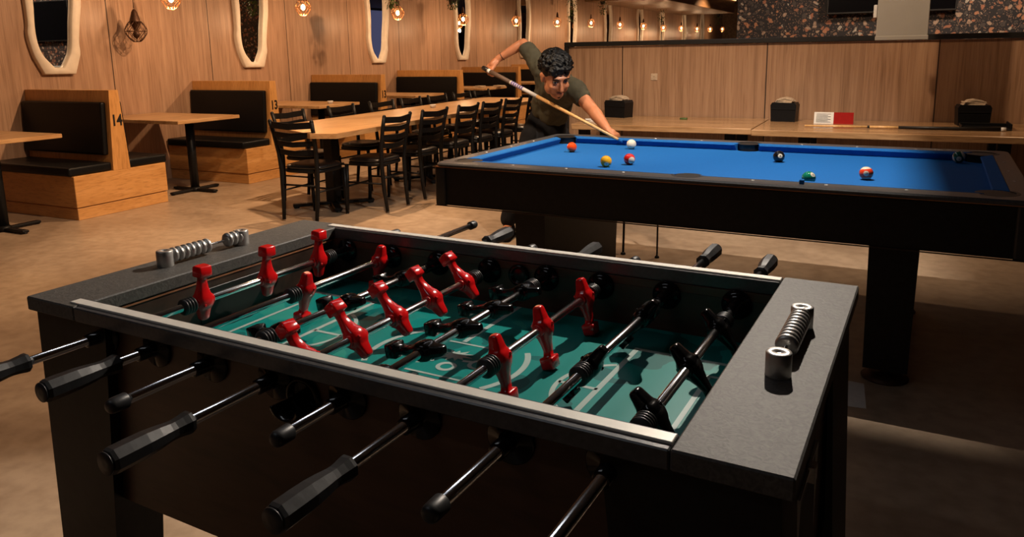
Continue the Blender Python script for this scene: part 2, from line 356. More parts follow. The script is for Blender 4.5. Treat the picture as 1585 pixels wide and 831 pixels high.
# ------------------------------------------------------------------ mirrors
def catmull(P, n=4):
    out = []; N_ = len(P)
    for i in range(N_):
        p0, p1, p2, p3 = (Vector(P[(i+k-1) % N_]) for k in range(4))
        for j in range(n):
            t = j/n
            out.append(.5*((2*p1)+(p2-p0)*t+(2*p0-5*p1+4*p2-p3)*t*t+(3*p1-p0-3*p2+p3)*t**3))
    return out
MO = [(-.16, 1.20), (.15, 1.195), (.215, 1.37), (.22, 1.5), (.25, 1.69), (.29, 1.9), (.3, 2.2), (.25, 2.5), (.16, 2.75), (.02, 2.86), (-.13, 2.8), (-.25, 2.6), (-.3, 2.35), (-.27, 2.1), (-.262, 1.88), (-.262, 1.68), (-.275, 1.56), (-.235, 1.36)]
MI = [(-.055, 1.262), (.035, 1.262), (.11, 1.385), (.14, 1.5), (.165, 1.69), (.2, 1.9), (.215, 2.2), (.17, 2.46), (.1, 2.66), (.0, 2.76), (-.1, 2.7), (-.18, 2.52), (-.215, 2.3), (-.195, 2.1), (-.185, 1.88), (-.2, 1.62), (-.185, 1.46), (-.135, 1.35)]
def make_mirror():
    r = thing('wall_mirror', (XW, 0, 0), '', 'mirror', group=None)
    def sharp(P):       # keep the bottom corners crisp, smooth elsewhere
        cl = catmull(P, 4); k_ = 4
        a0, a1 = Vector(P[0]), Vector(P[1]); b_, c_ = Vector(P[2]), Vector(P[-1])
        for i in range(4): cl[i] = a0.lerp(a1, i/4); cl[4+i] = a1.lerp(b_, i/4); cl[-4+i] = c_.lerp(a0, i/4)
        return cl
    o = sharp(MO); i_ = sharp(MI); n = len(o)
    def off(P, k):
        c = Vector((sum(p[0] for p in P)/len(P), sum(p[1] for p in P)/len(P))); return [c+(Vector(p)-c)*k for p in P]
    R = [[(x, p[0], p[1]) for p in P] for x, P in ((0, o), (.04, o), (.052, off(o, .985)), (.052, off(i_, 1.03)), (.044, i_), (.012, off(i_, .995)))]
    a = MB(); V = [[a.bm.verts.new(p) for p in q] for q in R]
    for A, B in zip(V, V[1:]):
        for k in range(n):
            f = a.bm.faces.new((A[k], A[(k+1) % n], B[(k+1) % n], B[k])); f.smooth = True
    a.build('frame', MT['cream'], r)
    a = MB(); vs = [a.bm.verts.new((.014, p[0], p[1])) for p in i_]; vs2 = [a.bm.verts.new((.006, p[0], p[1])) for p in i_]
    a.bm.faces.new(vs); a.bm.faces.new(vs2[::-1]); a.build('mirror_glass', MT['mirror'], r)
    return r
ml = ['cream wavy framed mirror left of the unlit pendant, nearest of its row', 'cream wavy framed mirror above the booth numbered 13, second of its row', 'cream wavy framed mirror on the wall above the third booth back', 'cream wavy framed mirror behind a lit pendant, above the fourth booth', 'cream wavy framed mirror behind the player\'s raised elbow', 'cream wavy framed mirror above the left end of the partition', 'narrow cream mirror second along above the partition top', 'narrow cream mirror third along above the partition top', 'narrow cream mirror fourth along above the partition top', 'narrow cream mirror fifth along above the partition top', 'farthest small cream mirror above the partition top']
m0 = make_mirror()
for k, y in enumerate([4.76, 7.30, 9.94, 12.58, 15.27, 18.05, 20.75, 23.75, 26.3, 29.4, 32.5]):
    q = m0 if k == 0 else dup(m0)
    q.location = (XW+.001, y, 0); q['label'] = ml[k]; q['category'] = 'mirror'; q['group'] = 'wavy mirrors along the left wall'

# ------------------------------------------------------------------ pendants
def cage_wires(a, R, z0, z1, n=8, r=.0022, seg=8):
    # diagonal lattice on a pear shape, z1 top, z0 bottom
    def rad(t): return R*math.sin(PI*(.12+.80*t))**.8
    for s_ in (1, -1):
        for k in range(n):
            a.tube([(rad(t)*math.cos(2*PI*k/n+s_*t*1.6), rad(t)*math.sin(2*PI*k/n+s_*t*1.6), z1+(z0-z1)*t) for t in [j/seg for j in range(seg+1)]], r, 5)
    for t in (0, .5, 1): 
        a.tube([(rad(t)*math.cos(2*PI*j/16), rad(t)*math.sin(2*PI*j/16), z1+(z0-z1)*t) for j in range(17)], r, 5)
def make_pendant(lit):
    r = thing('pendant_lamp', (0, 0, 0), '', 'lamp')
    a = MB(); a.cyl((0, 0, .34), (0, 0, 3.29-1.5), .003, n=6); a.build('cord', MT['trim'], r)
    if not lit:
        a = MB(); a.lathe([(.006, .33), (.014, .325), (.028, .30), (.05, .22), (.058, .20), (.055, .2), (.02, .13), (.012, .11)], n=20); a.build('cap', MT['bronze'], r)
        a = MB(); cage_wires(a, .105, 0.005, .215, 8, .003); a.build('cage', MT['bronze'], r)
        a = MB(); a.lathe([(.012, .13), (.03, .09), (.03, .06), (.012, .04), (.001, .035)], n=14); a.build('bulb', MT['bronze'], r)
    else:
        a = MB(); a.lathe([(.006, .33), (.012, .32), (.022, .28), (.024, .22), (.02, .2)], n=16); a.build('cap', MT['bronze'], r)
        a = MB(); cage_wires(a, .095, .02, .21, 8, .0026); a.build('cage', MT['copper'], r)
        a = MB(); a.ball((0, 0, .12), (.026, .026, .036), sub=2); a.build('bulb', MT['bulb'], r)
    return r
unlit = make_pendant(False); unlit.location = (-7.0, 5.475, 1.50)  # solid stand-in for a dark lamp silhouette on the wall
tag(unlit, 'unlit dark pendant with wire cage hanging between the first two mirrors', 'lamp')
pl = ['glowing wire pendant at the top edge, first lit one from the left', 'glowing wire pendant between the second and third mirrors', 'glowing wire pendant right of the third mirror', 'glowing wire pendant in front of the fourth mirror', 'glowing wire pendant in front of the mirror behind the raised elbow', 'glowing wire pendant just left of the partition end']
pl += ['glowing wire pendant seen above the partition, %s from its left end' % w_ for w_ in ('first', 'second', 'third', 'fourth', 'fifth', 'sixth', 'seventh', 'eighth')]
p0 = make_pendant(True)
ys = [5.605, 7.56, 9.6, 11.53, 13.59, 15.63, 17.71, 19.9, 22.04, 24.2, 26.5, 28.85, 31.1, 33.5]
zs = [1.80, 1.80, 1.805, 1.77, 1.80, 1.83, 1.86, 1.87, 1.88, 1.87, 1.90, 1.92, 1.95, 1.99]
for k, (y, z) in enumerate(zip(ys, zs)):
    q = p0 if k == 0 else dup(p0)
    q.location = (-6.6, y, z); q['label'] = pl[k]; q['category'] = 'lamp'; q['group'] = 'lit wire pendants along the booths'
    l = bpy.data.lights.new('pendant_light', 'POINT'); l.energy = 9; l.color = (1, .6, .32); l.shadow_soft_size = .03
    lo = bpy.data.objects.new('pendant_light', l); COL.objects.link(lo); lo.location = (-6.6, y, z-.03)
for c in bpy.data.objects:      # cords reach the ceiling
    if c.name.startswith('cord') and c.parent:
        c.scale = (1, 1, 1)

# hanging plants
def hanging_plant(loc, h, w_, label, nl=90):
    r = thing('hanging_plant', loc, label, 'plant', group='trailing plants hung between the lamps')
    a = MB(); a.lathe([(.05, -.02), (.085, .1), (.09, .12), (.07, .12)], n=14); a.cyl((0, 0, .1), (0, 0, 3.28-loc[2]), .003, n=5); a.build('pot', MT['trim'], r)
    a = MB()
    for i in range(nl):
        an = random.uniform(0, 2*PI); t = random.random(); rr = w_*(.25+.75*math.sqrt(random.random()))*(1-.55*t); z = .14-t*h
        c = Vector((rr*math.cos(an), rr*math.sin(an), z)); d = Vector((math.cos(an), math.sin(an), -1.2+random.uniform(-.4, .4))).normalized(); sd = d.cross(Vector((0, 0, 1))).normalized()*.014; L_ = .055
        up = Vector((math.cos(an), math.sin(an), .8)).normalized()*.004
        v = [a.bm.verts.new(p) for p in (c, c+d*L_*.5+sd+up, c+d*L_, c+d*L_*.5-sd+up)]; a.bm.faces.new(v)
    a.build('foliage', MT['leaf'], r)
for x, y, z, h, w_, l_ in [(-6.0, 8.62, 2.15, .35, .13, 'trailing green plant above the pendant right of the third mirror'), (-6.75, 11.45, 2.15, .22, .12, 'trailing green plant behind the pendant by the fourth mirror'), (-6.8, 16.95, 2.5, .62, .2, 'trailing green plant at the left end above the partition'), (-6.8, 19.1, 2.5, .4, .15, 'slim trailing plant in front of the second mirror above the partition'), (-6.6, 24.0, 2.6, .55, .25, 'bushy trailing plant midway along the row above the partition'), (-6.6, 32.6, 2.6, .45, .25, 'small far trailing plant near the right end of the row')]:
    hanging_plant((x, y, z), h, w_, l_)

# ------------------------------------------------------------------ booths
def make_bench():
    r = thing('booth_bench', (0, 0, 0), '', 'bench')
    x1 = -6.07-XW     # local x from wall 0 to x1
    a = MB(); a.box(0.004, x1, -.455, .455, .108, .375, .004); a.build('base', MT['booth'], r)
    a = MB(); a.box(0.004, x1-.006, -.45, .45, 0, .10, .003); a.box(.01, x1-.02, -.44, .44, .1, .108); a.build('plinth', MT['booth'], r)
    # tapered slab between the two seats
    prof = [(-.085, .375), (.085, .375), (.045, 1.07), (-.045, 1.07)]
    a = MB(); vs = a.prism(prof, .004, x1, Matrix(((0, 0, 1, 0), (1, 0, 0, 0), (0, 1, 0, 0), (0, 0, 0, 1)))); a.build('back_slab', MT['booth_v'], r)
    for s_ in (-1, 1):
        a = MB()
        a.box(.02, x1-.012, min(s_*.085, s_*.485), max(s_*.085, s_*.485), .377, .452, .022, 3); o = a.build('seat_cushion', MT['vinyl'], r)
        a = MB(); T = Matrix.Translation((0, s_*.088, .735)) @ Matrix.Rotation(s_*.056, 4, 'X')
        a.box(.012, x1-.045, -.026, .026, -.225, .235, .02, 3, T); a.build('back_cushion', MT['vinyl'], r)
    return r
bl = ['orange maple booth bench numbered 14, nearest, with black cushions', 'orange maple booth bench behind the head chair of the long table, numbered 13', 'third maple booth bench back with the farther number 13, beyond the long table', 'fourth maple booth bench back, left of the player\'s cue hand', 'fifth maple booth bench, behind the player\'s cue hand']
b0 = make_bench(); ybs = [4.455, 6.38, 8.42, 10.5, 12.6, 14.7]
bl.append('sixth and farthest maple booth bench, partly behind the player')
for k, y in enumerate(ybs):
    q = b0 if k == 0 else dup(b0)
    q.location = (XW, y, 0); q['label'] = bl[k]; q['category'] = 'bench'; q['group'] = 'double sided booth benches'
for k, n_ in ((0, '14'), (1, '13'), (2, '13')):
    par = [o for o in bpy.data.objects if o.name.startswith('booth_bench') and abs(o.location.y-ybs[k]) < .01][0]
    x1 = -6.07-XW
    text_obj('booth_number', n_, .135, MT['trim'], par, frame((x1+.0012, .002, .805), (0, .80, 0), (0, 0, 1.0), (1, 0, 0)), .0012, .0035)
def make_booth_table():
    r = thing('booth_table', (0, 0, 0), '', 'table')
    a = MB(); a.box(.02, 1.25, -.385, .385, .716, .75, .004); a.build('table_top', MT['table'], r)
    a = MB(); a.cyl((.95, 0, .02), (.95, 0, .71), .042, n=18); a.box(.79, 1.11, -.13, .13, .706, .716, .002); a.build('post', MT['black'], r)
    a = MB()
    for an in (0, PI/2, PI, 3*PI/2):
        a.box(0, .29, -.028, .028, .008, .03, .006, 1, Matrix.Translation((.95, 0, 0)) @ Matrix.Rotation(an, 4, 'Z'))
        a.cyl((.95+.27*math.cos(an), .27*math.sin(an), 0), (.95+.27*math.cos(an), .27*math.sin(an), .012), .02, n=10)
    a.cyl((.95, 0, .01), (.95, 0, .045), .07, .045, n=18); a.build('foot_base', MT['black'], r)
    return r
tl = ['butcher block booth table at the left edge, in front of bench 14', 'butcher block booth table between bench 14 and the nearer bench 13', 'butcher block booth table between the two benches numbered 13', 'butcher block booth table in front of the fourth booth bench', 'butcher block booth table with papers on it, left of the player', 'butcher block booth table farthest along the wall, behind the player']
t0 = make_booth_table(); yts = [3.52, 5.42, 7.42, 9.46, 11.55, 13.65]
for k, y in enumerate(yts):
    q = t0 if k == 0 else dup(t0)
    q.location = (XW, y, 0); q['label'] = tl[k]; q['category'] = 'table'; q['group'] = 'booth tables along the wall'
for (x, y, w_, l_) in ((-6.25, 11.4, .2, 'crumpled napkins lying on the fifth booth table'), (-6.0, 11.62, .24, 'folded paper lying near the tip of the fifth booth table')):
    a = MB(); a.box(-w_/2, w_/2, -.07, .07, 0, .012, .004, 1, Matrix.Rotation(.3, 4, 'Z')); a.box(-w_/3, w_/2.5, -.05, .08, .012, .03, .006, 1, Matrix.Rotation(-.3, 4, 'Z'))
    tag(a.build('napkin', MT['napkin'], loc=(x, y, .75)), l_, 'napkin')
a = MB(); a.lathe([(.03, 0), (.035, .03), (.036, .035), (.032, .03), (.028, .006)], n=16); tag(a.build('dip_cup', MT['paper'], loc=(-6.15, 7.42, .75)), 'tiny white dip cup on the table between the benches numbered 13', 'cup')
a = MB(); a.lathe([(.03, 0), (.035, .03), (.036, .035), (.032, .03), (.028, .006)], n=16); tag(a.build('dip_cup', MT['paper'], loc=(-4.6, 7.3, .735)), 'tiny white dip cup on the far half of the long table', 'cup')

# ------------------------------------------------------------------ long table
TX0, TX1, TY0, TY1 = -5.0, -3.93, 4.74, 9.5
r = thing('long_table', (0, 0, 0), 'long pale butcher block communal table with black pedestals and clipped corners', 'table')
c_ = .09
pts = [(-4.06, 4.63), (-3.85, 4.69), (-4.03, 9.1), (-4.12, 9.2), (-4.9, 9.2), (-4.98, 9.1), (-4.84, 5.0)]
a = MB(); a.prism(pts, .695, .735); a.build('table_top', MT['table'], r)
for y in (5.35, 6.9, 8.5):
    a = MB(); xm = -4.46; a.box(xm-.05, xm+.05, y-.05, y+.05, .03, .68, .006); a.box(xm-.3, xm+.3, y-.06, y+.06, .67, .695, .004); a.build('pedestal', MT['black'], r)
    a = MB()
    for an in (PI/4, 3*PI/4, 5*PI/4, 7*PI/4):
        a.box(0, .36, -.035, .035, .012, .04, .008, 1, Matrix.Translation((xm, y, 0)) @ Matrix.Rotation(an, 4, 'Z')); a.cyl((xm+.33*math.cos(an), y+.33*math.sin(an), 0), (xm+.33*math.cos(an), y+.33*math.sin(an), .014), .025, n=10)
    a.build('foot_base', MT['black'], r)

# ------------------------------------------------------------------ ladder-back chairs
def make_chair():
    r = thing('ladder_back_chair', (0, 0, 0), '', 'chair')          # faces -y, back at +y
    for s_ in (-1, 1):
        P = [(s_*.165, .225, .012), (s_*.172, .205, .2), (s_*.178, .195, .42), (s_*.185, .205, .56), (s_*.197, .235, .72), (s_*.205, .262, .825)]
        a = MB(); a.tube(P, [.015, .018, .019, .018, .017, .0165], 8); a.ball((s_*.205, .262, .825), .0165, sub=2); a.build('rear_post', MT['black'], r)
        a = MB(); a.tube([(s_*.17, -.185, .012), (s_*.172, -.175, .2), (s_*.172, -.168, .405)], [.014, .0165, .0175], 8); a.lathe([(.015, 0), (.014, .014)], (s_*.17, -.186, 0), n=8); a.build('front_leg', MT['black'], r)
    for z, h in ((.785, .052), (.71, .042), (.637, .042), (.565, .042)):
        a = MB(); rings = []
        xe = .185+(z-.56)*.083
        yb = .205+(z-.56)*.235
        for i in range(9):
            t = -1+2*i/8; x = xe*t; y = yb+.028*(1-t*t); zz = z + (.012*(abs(t)) if h > .04 else 0)
            rings.append([(x, y-.006, zz-h/2), (x, y+.006, zz-h/2), (x, y+.006, zz+h/2), (x, y-.006, zz+h/2)])
        a.loops(rings, True, False); a.build('back_slat', MT['black'], r)
    a = MB()
    for s_ in (-1, 1): a.tube([(s_*.172, -.172, .25), (s_*.173, .2, .25)], .008, 6)
    a.tube([(-.172, -.176, .21), (.172, -.176, .21)], .008, 6); a.tube([(-.172, .2, .3), (.172, .2, .3)], .008, 6)
    pts = [(.19*math.cos(2*PI*i/20)*(1 if True else 1), .0+.16*math.sin(2*PI*i/20)-.0, .295) for i in range(21)]
    a.build('stretcher', MT['black'], r)
    def sq(R_, z, k=1.0):
        o_ = []
        for i in range(32):
            an = 2*PI*i/32; c, s2 = math.cos(an), math.sin(an); e_ = .55
            o_.append((R_*math.copysign(abs(c)**e_, c), R_*math.copysign(abs(s2)**e_, s2)*.98+.008, z))
        return o_
    a = MB(); a.loops([sq(.19, .40), sq(.196, .405), sq(.196, .425), sq(.19, .428)]); a.build('seat_frame', MT['black'], r)
    a = MB(); a.loops([sq(.185, .428), sq(.192, .44), sq(.186, .458), sq(.15, .468), sq(.08, .471)]); a.build('seat', MT['seat'], r)
    return r
c0 = make_chair()
right = [(5.40, .04), (6.02, -.02), (6.64, .03), (7.16, 0), (7.66, .03), (8.3, 0)]
left = [(5.47, 0), (6.25, .03), (6.93, -.03), (7.52, .02), (8.1, 0), (8.7, -.03), (9.25, 0)]
names_o = ['first', 'second', 'third', 'fourth', 'fifth', 'sixth', 'seventh']
spots = [((-4.27, 4.90), PI+.05, 'black ladder-back chair at the near head of the long table')]
for k, (y, j) in enumerate(right): spots.append(((-4.03, y), -PI/2+j, 'black ladder-back chair on the long table\'s pool side, %s from the near end' % names_o[k]))
for k, (y, j) in enumerate(left): spots.append(((-4.78, y), PI/2+j, 'black ladder-back chair on the long table\'s booth side, %s from the near end' % names_o[k]))
for k, ((x, y), rz, l_) in enumerate(spots):
    q = c0 if k == 0 else dup(c0)
    q.location = (x, y, 0); q.rotation_euler = (0, 0, rz); q['label'] = l_; q['category'] = 'chair'; q['group'] = 'ladder-back chairs at the long table'

# ------------------------------------------------------------------ wall counter
for (x0, x1, y0, l_) in ((-2.33, -.905, 5.79, 'left wooden counter table along the partition, ends behind the player'), (-.895, 1.9, 5.72, 'right wooden counter table along the partition, holding the spare cue')):
    r = thing('counter_table', ((x0+x1)/2, 6.2, 0), l_, 'table', group='counter tables along the partition')
    h = (x1-x0)/2
    a = MB(); a.box(-h, h, y0-6.2, .46, .705, .75, .004); a.build('table_top', MT['counter'], r)
    lx = [-2.27, -1.08] if x0 < -1 else [-.55, .69]
    for X in lx:
        X -= (x0+x1)/2
        a = MB(); a.box(X-.04, X+.04, -.3, -.22, .03, .705, .004); a.box(X-.05, X+.05, -.38, .38, 0, .03, .006); a.box(X-.04, X+.04, .22, .3, .03, .705, .004); a.build('leg', MT['black'], r)
def napkin_box(x, y, rz, w_, l_, tilt=0):
    r = thing('napkin_dispenser', (x, y, .75), l_, 'napkin dispenser', rz, 'napkin dispensers on the counter')
    a = MB(); hw = w_/2
    a.prism([(-hw, 0), (hw, 0), (hw*1.07, .13), (hw*.95, .15), (-hw*.95, .15), (-hw*1.07, .13)], -.07, .07, Matrix(((1, 0, 0, 0), (0, 0, -1, 0), (0, 1, 0, 0), (0, 0, 0, 1))))
    a.box(-hw*1.02, hw*1.02, -.074, -.07, .095, .102, .001); a.build('dispenser_body', MT['black'], r)
    a = MB()
    for i in range(5):
        a.box(-hw*.7, hw*.7, -.05, .05, .148+i*.005, .153+i*.005, .002, 1, Matrix.Rotation((i-2)*.06, 4, 'Z'))
    a.prism([(-hw*.75, .15), (-hw*.4, .185), (0, .192), (hw*.5, .182), (hw*.8, .16), (hw*.5, .172), (0, .18), (-hw*.4, .172)], -.05, .05, Matrix(((1, 0, 0, 0), (0, 0, -1, 0), (0, 1, 0, 0), (0, 0, 0, 1))))
    a.build('napkins', MT['napkin'], r)
napkin_box(-2.16, 6.50, -.25, .2, 'black napkin dispenser on the counter just right of the player')
napkin_box(-.76, 6.48, -.08, .185, 'black napkin dispenser on the counter beside the red and white card')
napkin_box(.54, 6.48, .1, .2, 'black napkin dispenser standing in the black tray at the right')
a = MB(); a.box(-.15, .15, -.12, .12, 0, .012, .004); a.box(-.15, .15, .11, .12, .012, .03, .002); a.box(-.15, -.14, -.12, .12, .012, .03, .002); a.box(.14, .15, -.12, .12, .012, .045, .002)
tag(a.build('serving_tray', MT['black'], loc=(.60, 6.24, .75)), 'flat black tray on the counter in front of the right dispenser', 'tray')
r = thing('menu_card', (-.387, 6.37, .75), 'folded red and white menu card standing on the counter', 'menu card', .02)
tw = [(-.035, 0), (.035, 0), (.006, .085), (-.006, .085)]
Mx = Matrix(((0, 0, 1, 0), (1, 0, 0, 0), (0, 1, 0, 0), (0, 0, 0, 1)))
a = MB(); a.prism(tw, 0, .14, Mx); a.build('red_half', MT['redcard'], r, label='red half')
a = MB(); a.prism(tw, -.14, 0, Mx); o_ = a.build('white_half', MT['paper'], r, label='white half with fine print lines')
a = MB()
for i in range(7): a.box(-.125, -.02+(-.02 if i % 2 else 0), -.0335+i*.0037-.0012, -.0325+i*.0037-.001, .012+i*.0098, .0145+i*.0098)
a.build('print_lines', MT['rubber'], r)
a = MB(); a.box(-.03, .03, -.02, .02, 0, .014, .005, 2); tag(a.build('lime_wedge', MT['leaf'], loc=(-1.56, 6.42, .75)), 'small dark green wedge lying alone on the left counter', 'wedge')
a = MB(); 
for i in range(3): a.box(-.06, .06, -.05, .05, i*.007, i*.007+.006, .002, 1, Matrix.Rotation(i*.2, 4, 'Z'))
tag(a.build('napkin_pile', MT['paper'], loc=(-2.24, 6.05, .75)), 'small pile of white napkins at the counter\'s left end', 'napkins')
# spare cue on the counter
r = thing('pool_cue', (-.56, 6.0, .763), 'spare pool cue lying along the right counter', 'cue')
dv = Vector((1.27, .07, .0)).normalized()
def cue_bits(r, L_, dark_from):
    pass
a = MB(); a.cyl((0, 0, 0), dv*.42, .0062, .0085, 12); a.build('shaft', MT['cue_wood'], r)
a = MB(); a.cyl(dv*.42, dv*.435, .0098, n=12); a.build('joint', MT['trim'], r)
a = MB(); a.cyl(dv*.435, dv*.62, .009, .0105, 12); a.build('forearm', MT['cue_wood'], r)
a = MB(); a.cyl(dv*.62, dv*1.24, .0105, .0138, 12); a.build('butt', MT['trim'], r)
a = MB(); a.cyl(dv*1.24, dv*1.27, .0138, n=12); a.build('butt_cap', MT['paper'], r)

# ------------------------------------------------------------------ hanging panel and television
r = thing('hanging_screen', (.035, 6.2, 0), 'off-white rectangular screen hanging in front of the wallpaper', 'screen')
a = MB(); a.box(-.165, .165, -.01, .01, 1.385, 3.29, .003); a.build('sheet', MT['panelw'], r)
a = MB(); a.box(-.17, .17, -.016, .016, 1.37, 1.40, .003); a.build('bottom_bar', MT['panelw'], r)
a = MB(); a.box(-.19, -.167, -.012, .012, 1.53, 1.62, .003); a.build('side_clip', MT['paper'], r)
r = thing('television', (-.3, 9.4, 1.68), 'black television on the wallpapered back wall, left of the hanging screen', 'television')
a = MB(); a.box(-.41, .85, -.03, .03, 0, .75, .006); a.build('bezel', MT['trim'], r)
a = MB(); a.box(-.395, .835, -.034, -.028, .02, .735, .001); a.build('screen', MT['tv'], r)
a = MB(); a.box(-.2, .4, .03, .09, .2, .5, .004); a.build('wall_bracket', MT['trim'], r)

# ------------------------------------------------------------------ pool table
PT = thing('pool_table', (-.7339, 3.841, 0), 'eight foot pool table with blue cloth and black body', 'pool table', -.0455)
U, V_ = 1.245, .7125
a = MB(); a.box(-U+.012, U-.012, -V_+.008, -V_+.045, .592, .782, .004); a.box(-U+.012, U-.012, V_-.045, V_-.008, .592, .782, .004)
a.box(-U+.012, -U+.05, -V_+.045, V_-.045, .592, .782); a.box(U-.05, U-.012, -V_+.045, V_-.045, .592, .782); a.box(-U+.05, U-.05, -V_+.045, V_-.045, .62, .70)
a.build('apron', MT['black_lam'], PT)
for su in (-1, 1):
    for sv in (-1, 1):
        a = MB(); x0, x1 = sorted((su*(U+.002), su*(U-.06))); y0, y1 = sorted((sv*(V_+.002), sv*(V_-.06))); a.box(x0, x1, y0, y1, .588, .784, .012, 3); a.build('corner_cap', MT['rubber'], PT)
for sv in (-1, 1):
    a = MB(); y0, y1 = sorted((sv*(V_+.003), sv*(V_-.01))); a.box(-U-.003, U+.003, y0, y1, .782, .7865, .001); a.build('rail_edging', MT['copper'], PT, label='thin coppery edging under the rail')
for su in (-1, 1):
    a = MB(); y0, y1 = sorted((su*(U+.003), su*(U-.01))); a.box(y0, y1, -V_-.003, V_+.003, .782, .7865, .001); a.build('rail_edging', MT['copper'], PT)
a = MB(); a.box(-U-.003, U+.003, -V_-.003, -V_+.006, .588, .5915, .001); a.build('apron_edging', MT['bronze'], PT)  # strip added for the line of floor reflection along the apron bottom
# rails (top frame) with pocket cut-outs
pk = [(su*1.125, sv*.575, .066) for su in (-1, 1) for sv in (-1, 1)] + [(0, -.605, .06), (0, .605, .06)]
NU, NV = 1.118, .558       # cushion noses
def rail_outline(side):
    pass
def rr_box_ring():
    a = MB()
    def rounded(u, v, r_, n=6):
        P = []
        for cx, cy, a0 in ((u-r_, v-r_, 0), (-u+r_, v-r_, PI/2), (-u+r_, -v+r_, PI), (u-r_, -v+r_, 3*PI/2)):
            for i in range(n+1): P.append((cx+r_*math.cos(a0+i*PI/2/n), cy+r_*math.sin(a0+i*PI/2/n)))
        return P
    o = rounded(U+.005, V_+.005, .05); i_ = rounded(NU+.055, NV+.055, .02)
    o2 = rounded(U-.002, V_-.002, .045)
    rings = [[(p[0], p[1], z) for p in P] for P, z in ((i_, .786), (o, .786), (o, .797), (o2, .804), (i_, .804))]
    V = [[a.bm.verts.new(p) for p in q] for q in rings]; n = len(o)
    for k in range(len(V)):
        A, B = V[k], V[(k+1) % len(V)]
        for j in range(n): a.bm.faces.new((A[j], A[(j+1) % n], B[(j+1) % n], B[j]))
    return a
rail = rr_box_ring().build('rail', MT['rail_lam'], PT)
# bore the six pockets out of the rail
cut = MB()
for (u, v, r_) in pk: cut.cyl((u, v, .74), (u, v, .83), r_+.002, n=28)
co = cut.build('cut', None, PT)
bm_ = rail.modifiers.new('b', 'BOOLEAN'); bm_.operation = 'DIFFERENCE'; bm_.object = co; bm_.solver = 'EXACT'
bake(rail)
for p in rail.data.polygons: p.use_smooth = False
a = MB(); a.box(-U+.055, U-.055, -V_+.055, V_-.055, .74, .765); bed = a.build('cloth_bed', MT['cloth'], PT)
bm_ = bed.modifiers.new('b', 'BOOLEAN'); bm_.operation = 'DIFFERENCE'; bm_.object = co; bm_.solver = 'EXACT'
bake(bed)
for p in bed.data.polygons: p.use_smooth = False
bpy.data.objects.remove(co)
for (u, v, r_) in pk:
    a = MB(); a.lathe([(r_+.0, .802), (r_-.006, .800), (r_-.008, .77), (r_-.012, .70), (.02, .665), (.001, .664)], (u, v, 0), n=26); a.build('pocket', MT['trim'], PT)
    a = MB()
    if abs(u) > .5:
        su, sv = (1 if u > 0 else -1), (1 if v > 0 else -1); an0 = math.atan2(sv, su)
    else: an0 = PI/2*(1 if v > 0 else -1)
    R = []
    for i in range(15):
        an = an0 - 1.5 + 3.0*i/14; c, s_ = math.cos(an), math.sin(an)
        R.append([(u+(r_-.001)*c, v+(r_-.001)*s_, .79), (u+(r_+.014)*c, v+(r_+.014)*s_, .79), (u+(r_+.012)*c, v+(r_+.012)*s_, .8048), (u+(r_-.001)*c, v+(r_-.001)*s_, .8048)])
    a.loops(R, True, False); a.build('pocket_liner', MT['rubber'], PT)
# cushions
def cushion(p0, p1, inward, cut0, cut1, name='cushion'):
    p0, p1, q = Vector((*p0, 0)), Vector((*p1, 0)), Vector((*inward, 0)); t = (p1-p0).normalized()
    a = MB(); w_ = .053; R = []
    for end, c in ((p0, cut0), (p1, -cut1)):
        back = end - q*w_
        R.append([back - t*c + Vector((0, 0, .765)), end - q*.018 - t*c*.34 + Vector((0, 0, .7655)), end + Vector((0, 0, .796)), end - q*.004 + Vector((0, 0, .801)), back - t*c + Vector((0, 0, .8045))])
    a.loops(R, True, False); return a.build(name, MT['cloth'], PT)
for sv in (-1, 1):
    cushion((-NU+.075, sv*NV), (-.068, sv*NV), (0, -sv), .045, .018)
    cushion((.068, sv*NV), (NU-.075, sv*NV), (0, -sv), .018, .045)
for su in (-1, 1):
    cushion((su*NU, -NV+.075), (su*NU, NV-.075), (-su, 0), .045, .045)
for k in range(1, 8):
    if k == 4: continue
    for sv in (-1, 1):
        a = MB(); a.lathe([(.0065, 0), (.0065, .0012), (.004, .0018)], (-NU+k*2*NU/8, sv*.645, .8038), n=12); a.build('rail_sight', MT['paper'], PT)
for k in range(1, 4):
    for su in (-1, 1):
        a = MB(); a.lathe([(.0065, 0), (.0065, .0012), (.004, .0018)], (su*1.203, -NV+k*2*NV/4, .8038), n=12); a.build('rail_sight', MT['paper'], PT)
for su, (u0, u1) in ((-1, (-.86, -.695)), (1, (.722, .90))):
    a = MB(); vv = .50 if su > 0 else .38
    r_ = [[(u0+k, -.6+j, z), (u1-k, -.6+j, z), (u1-k, vv-j, z), (u0+k, vv-j, z)] for z, k, j in ((.055, .008, .02), (.62, 0, 0))]
    a.loops(r_, True, False); a.build('leg', MT['black_lam'], PT)
    for v in (-.51, vv-.1):
        a = MB(); um = (u0+u1)/2; a.lathe([(.088, 0), (.09, .006), (.06, .018), (.022, .024), (.016, .04), (.016, .056)], (um, v, 0), n=28); a.build('levelling_foot', MT['chrome'] if False else MT['bronze'], PT)
a = MB(); a.box(-.009, .009, -.009, .009, 0, .018, .002)
cg = PT.matrix_world
def pt(u, v, z): c, s_ = math.cos(-.0455), math.sin(-.0455); return Vector((-.7339+u*c-v*s_, 3.841+u*s_+v*c, z))
tag(a.build('chalk_cube', MT['cloth'], loc=pt(.47, -.655, .804)), 'blue chalk cube on the near rail of the pool table', 'chalk')

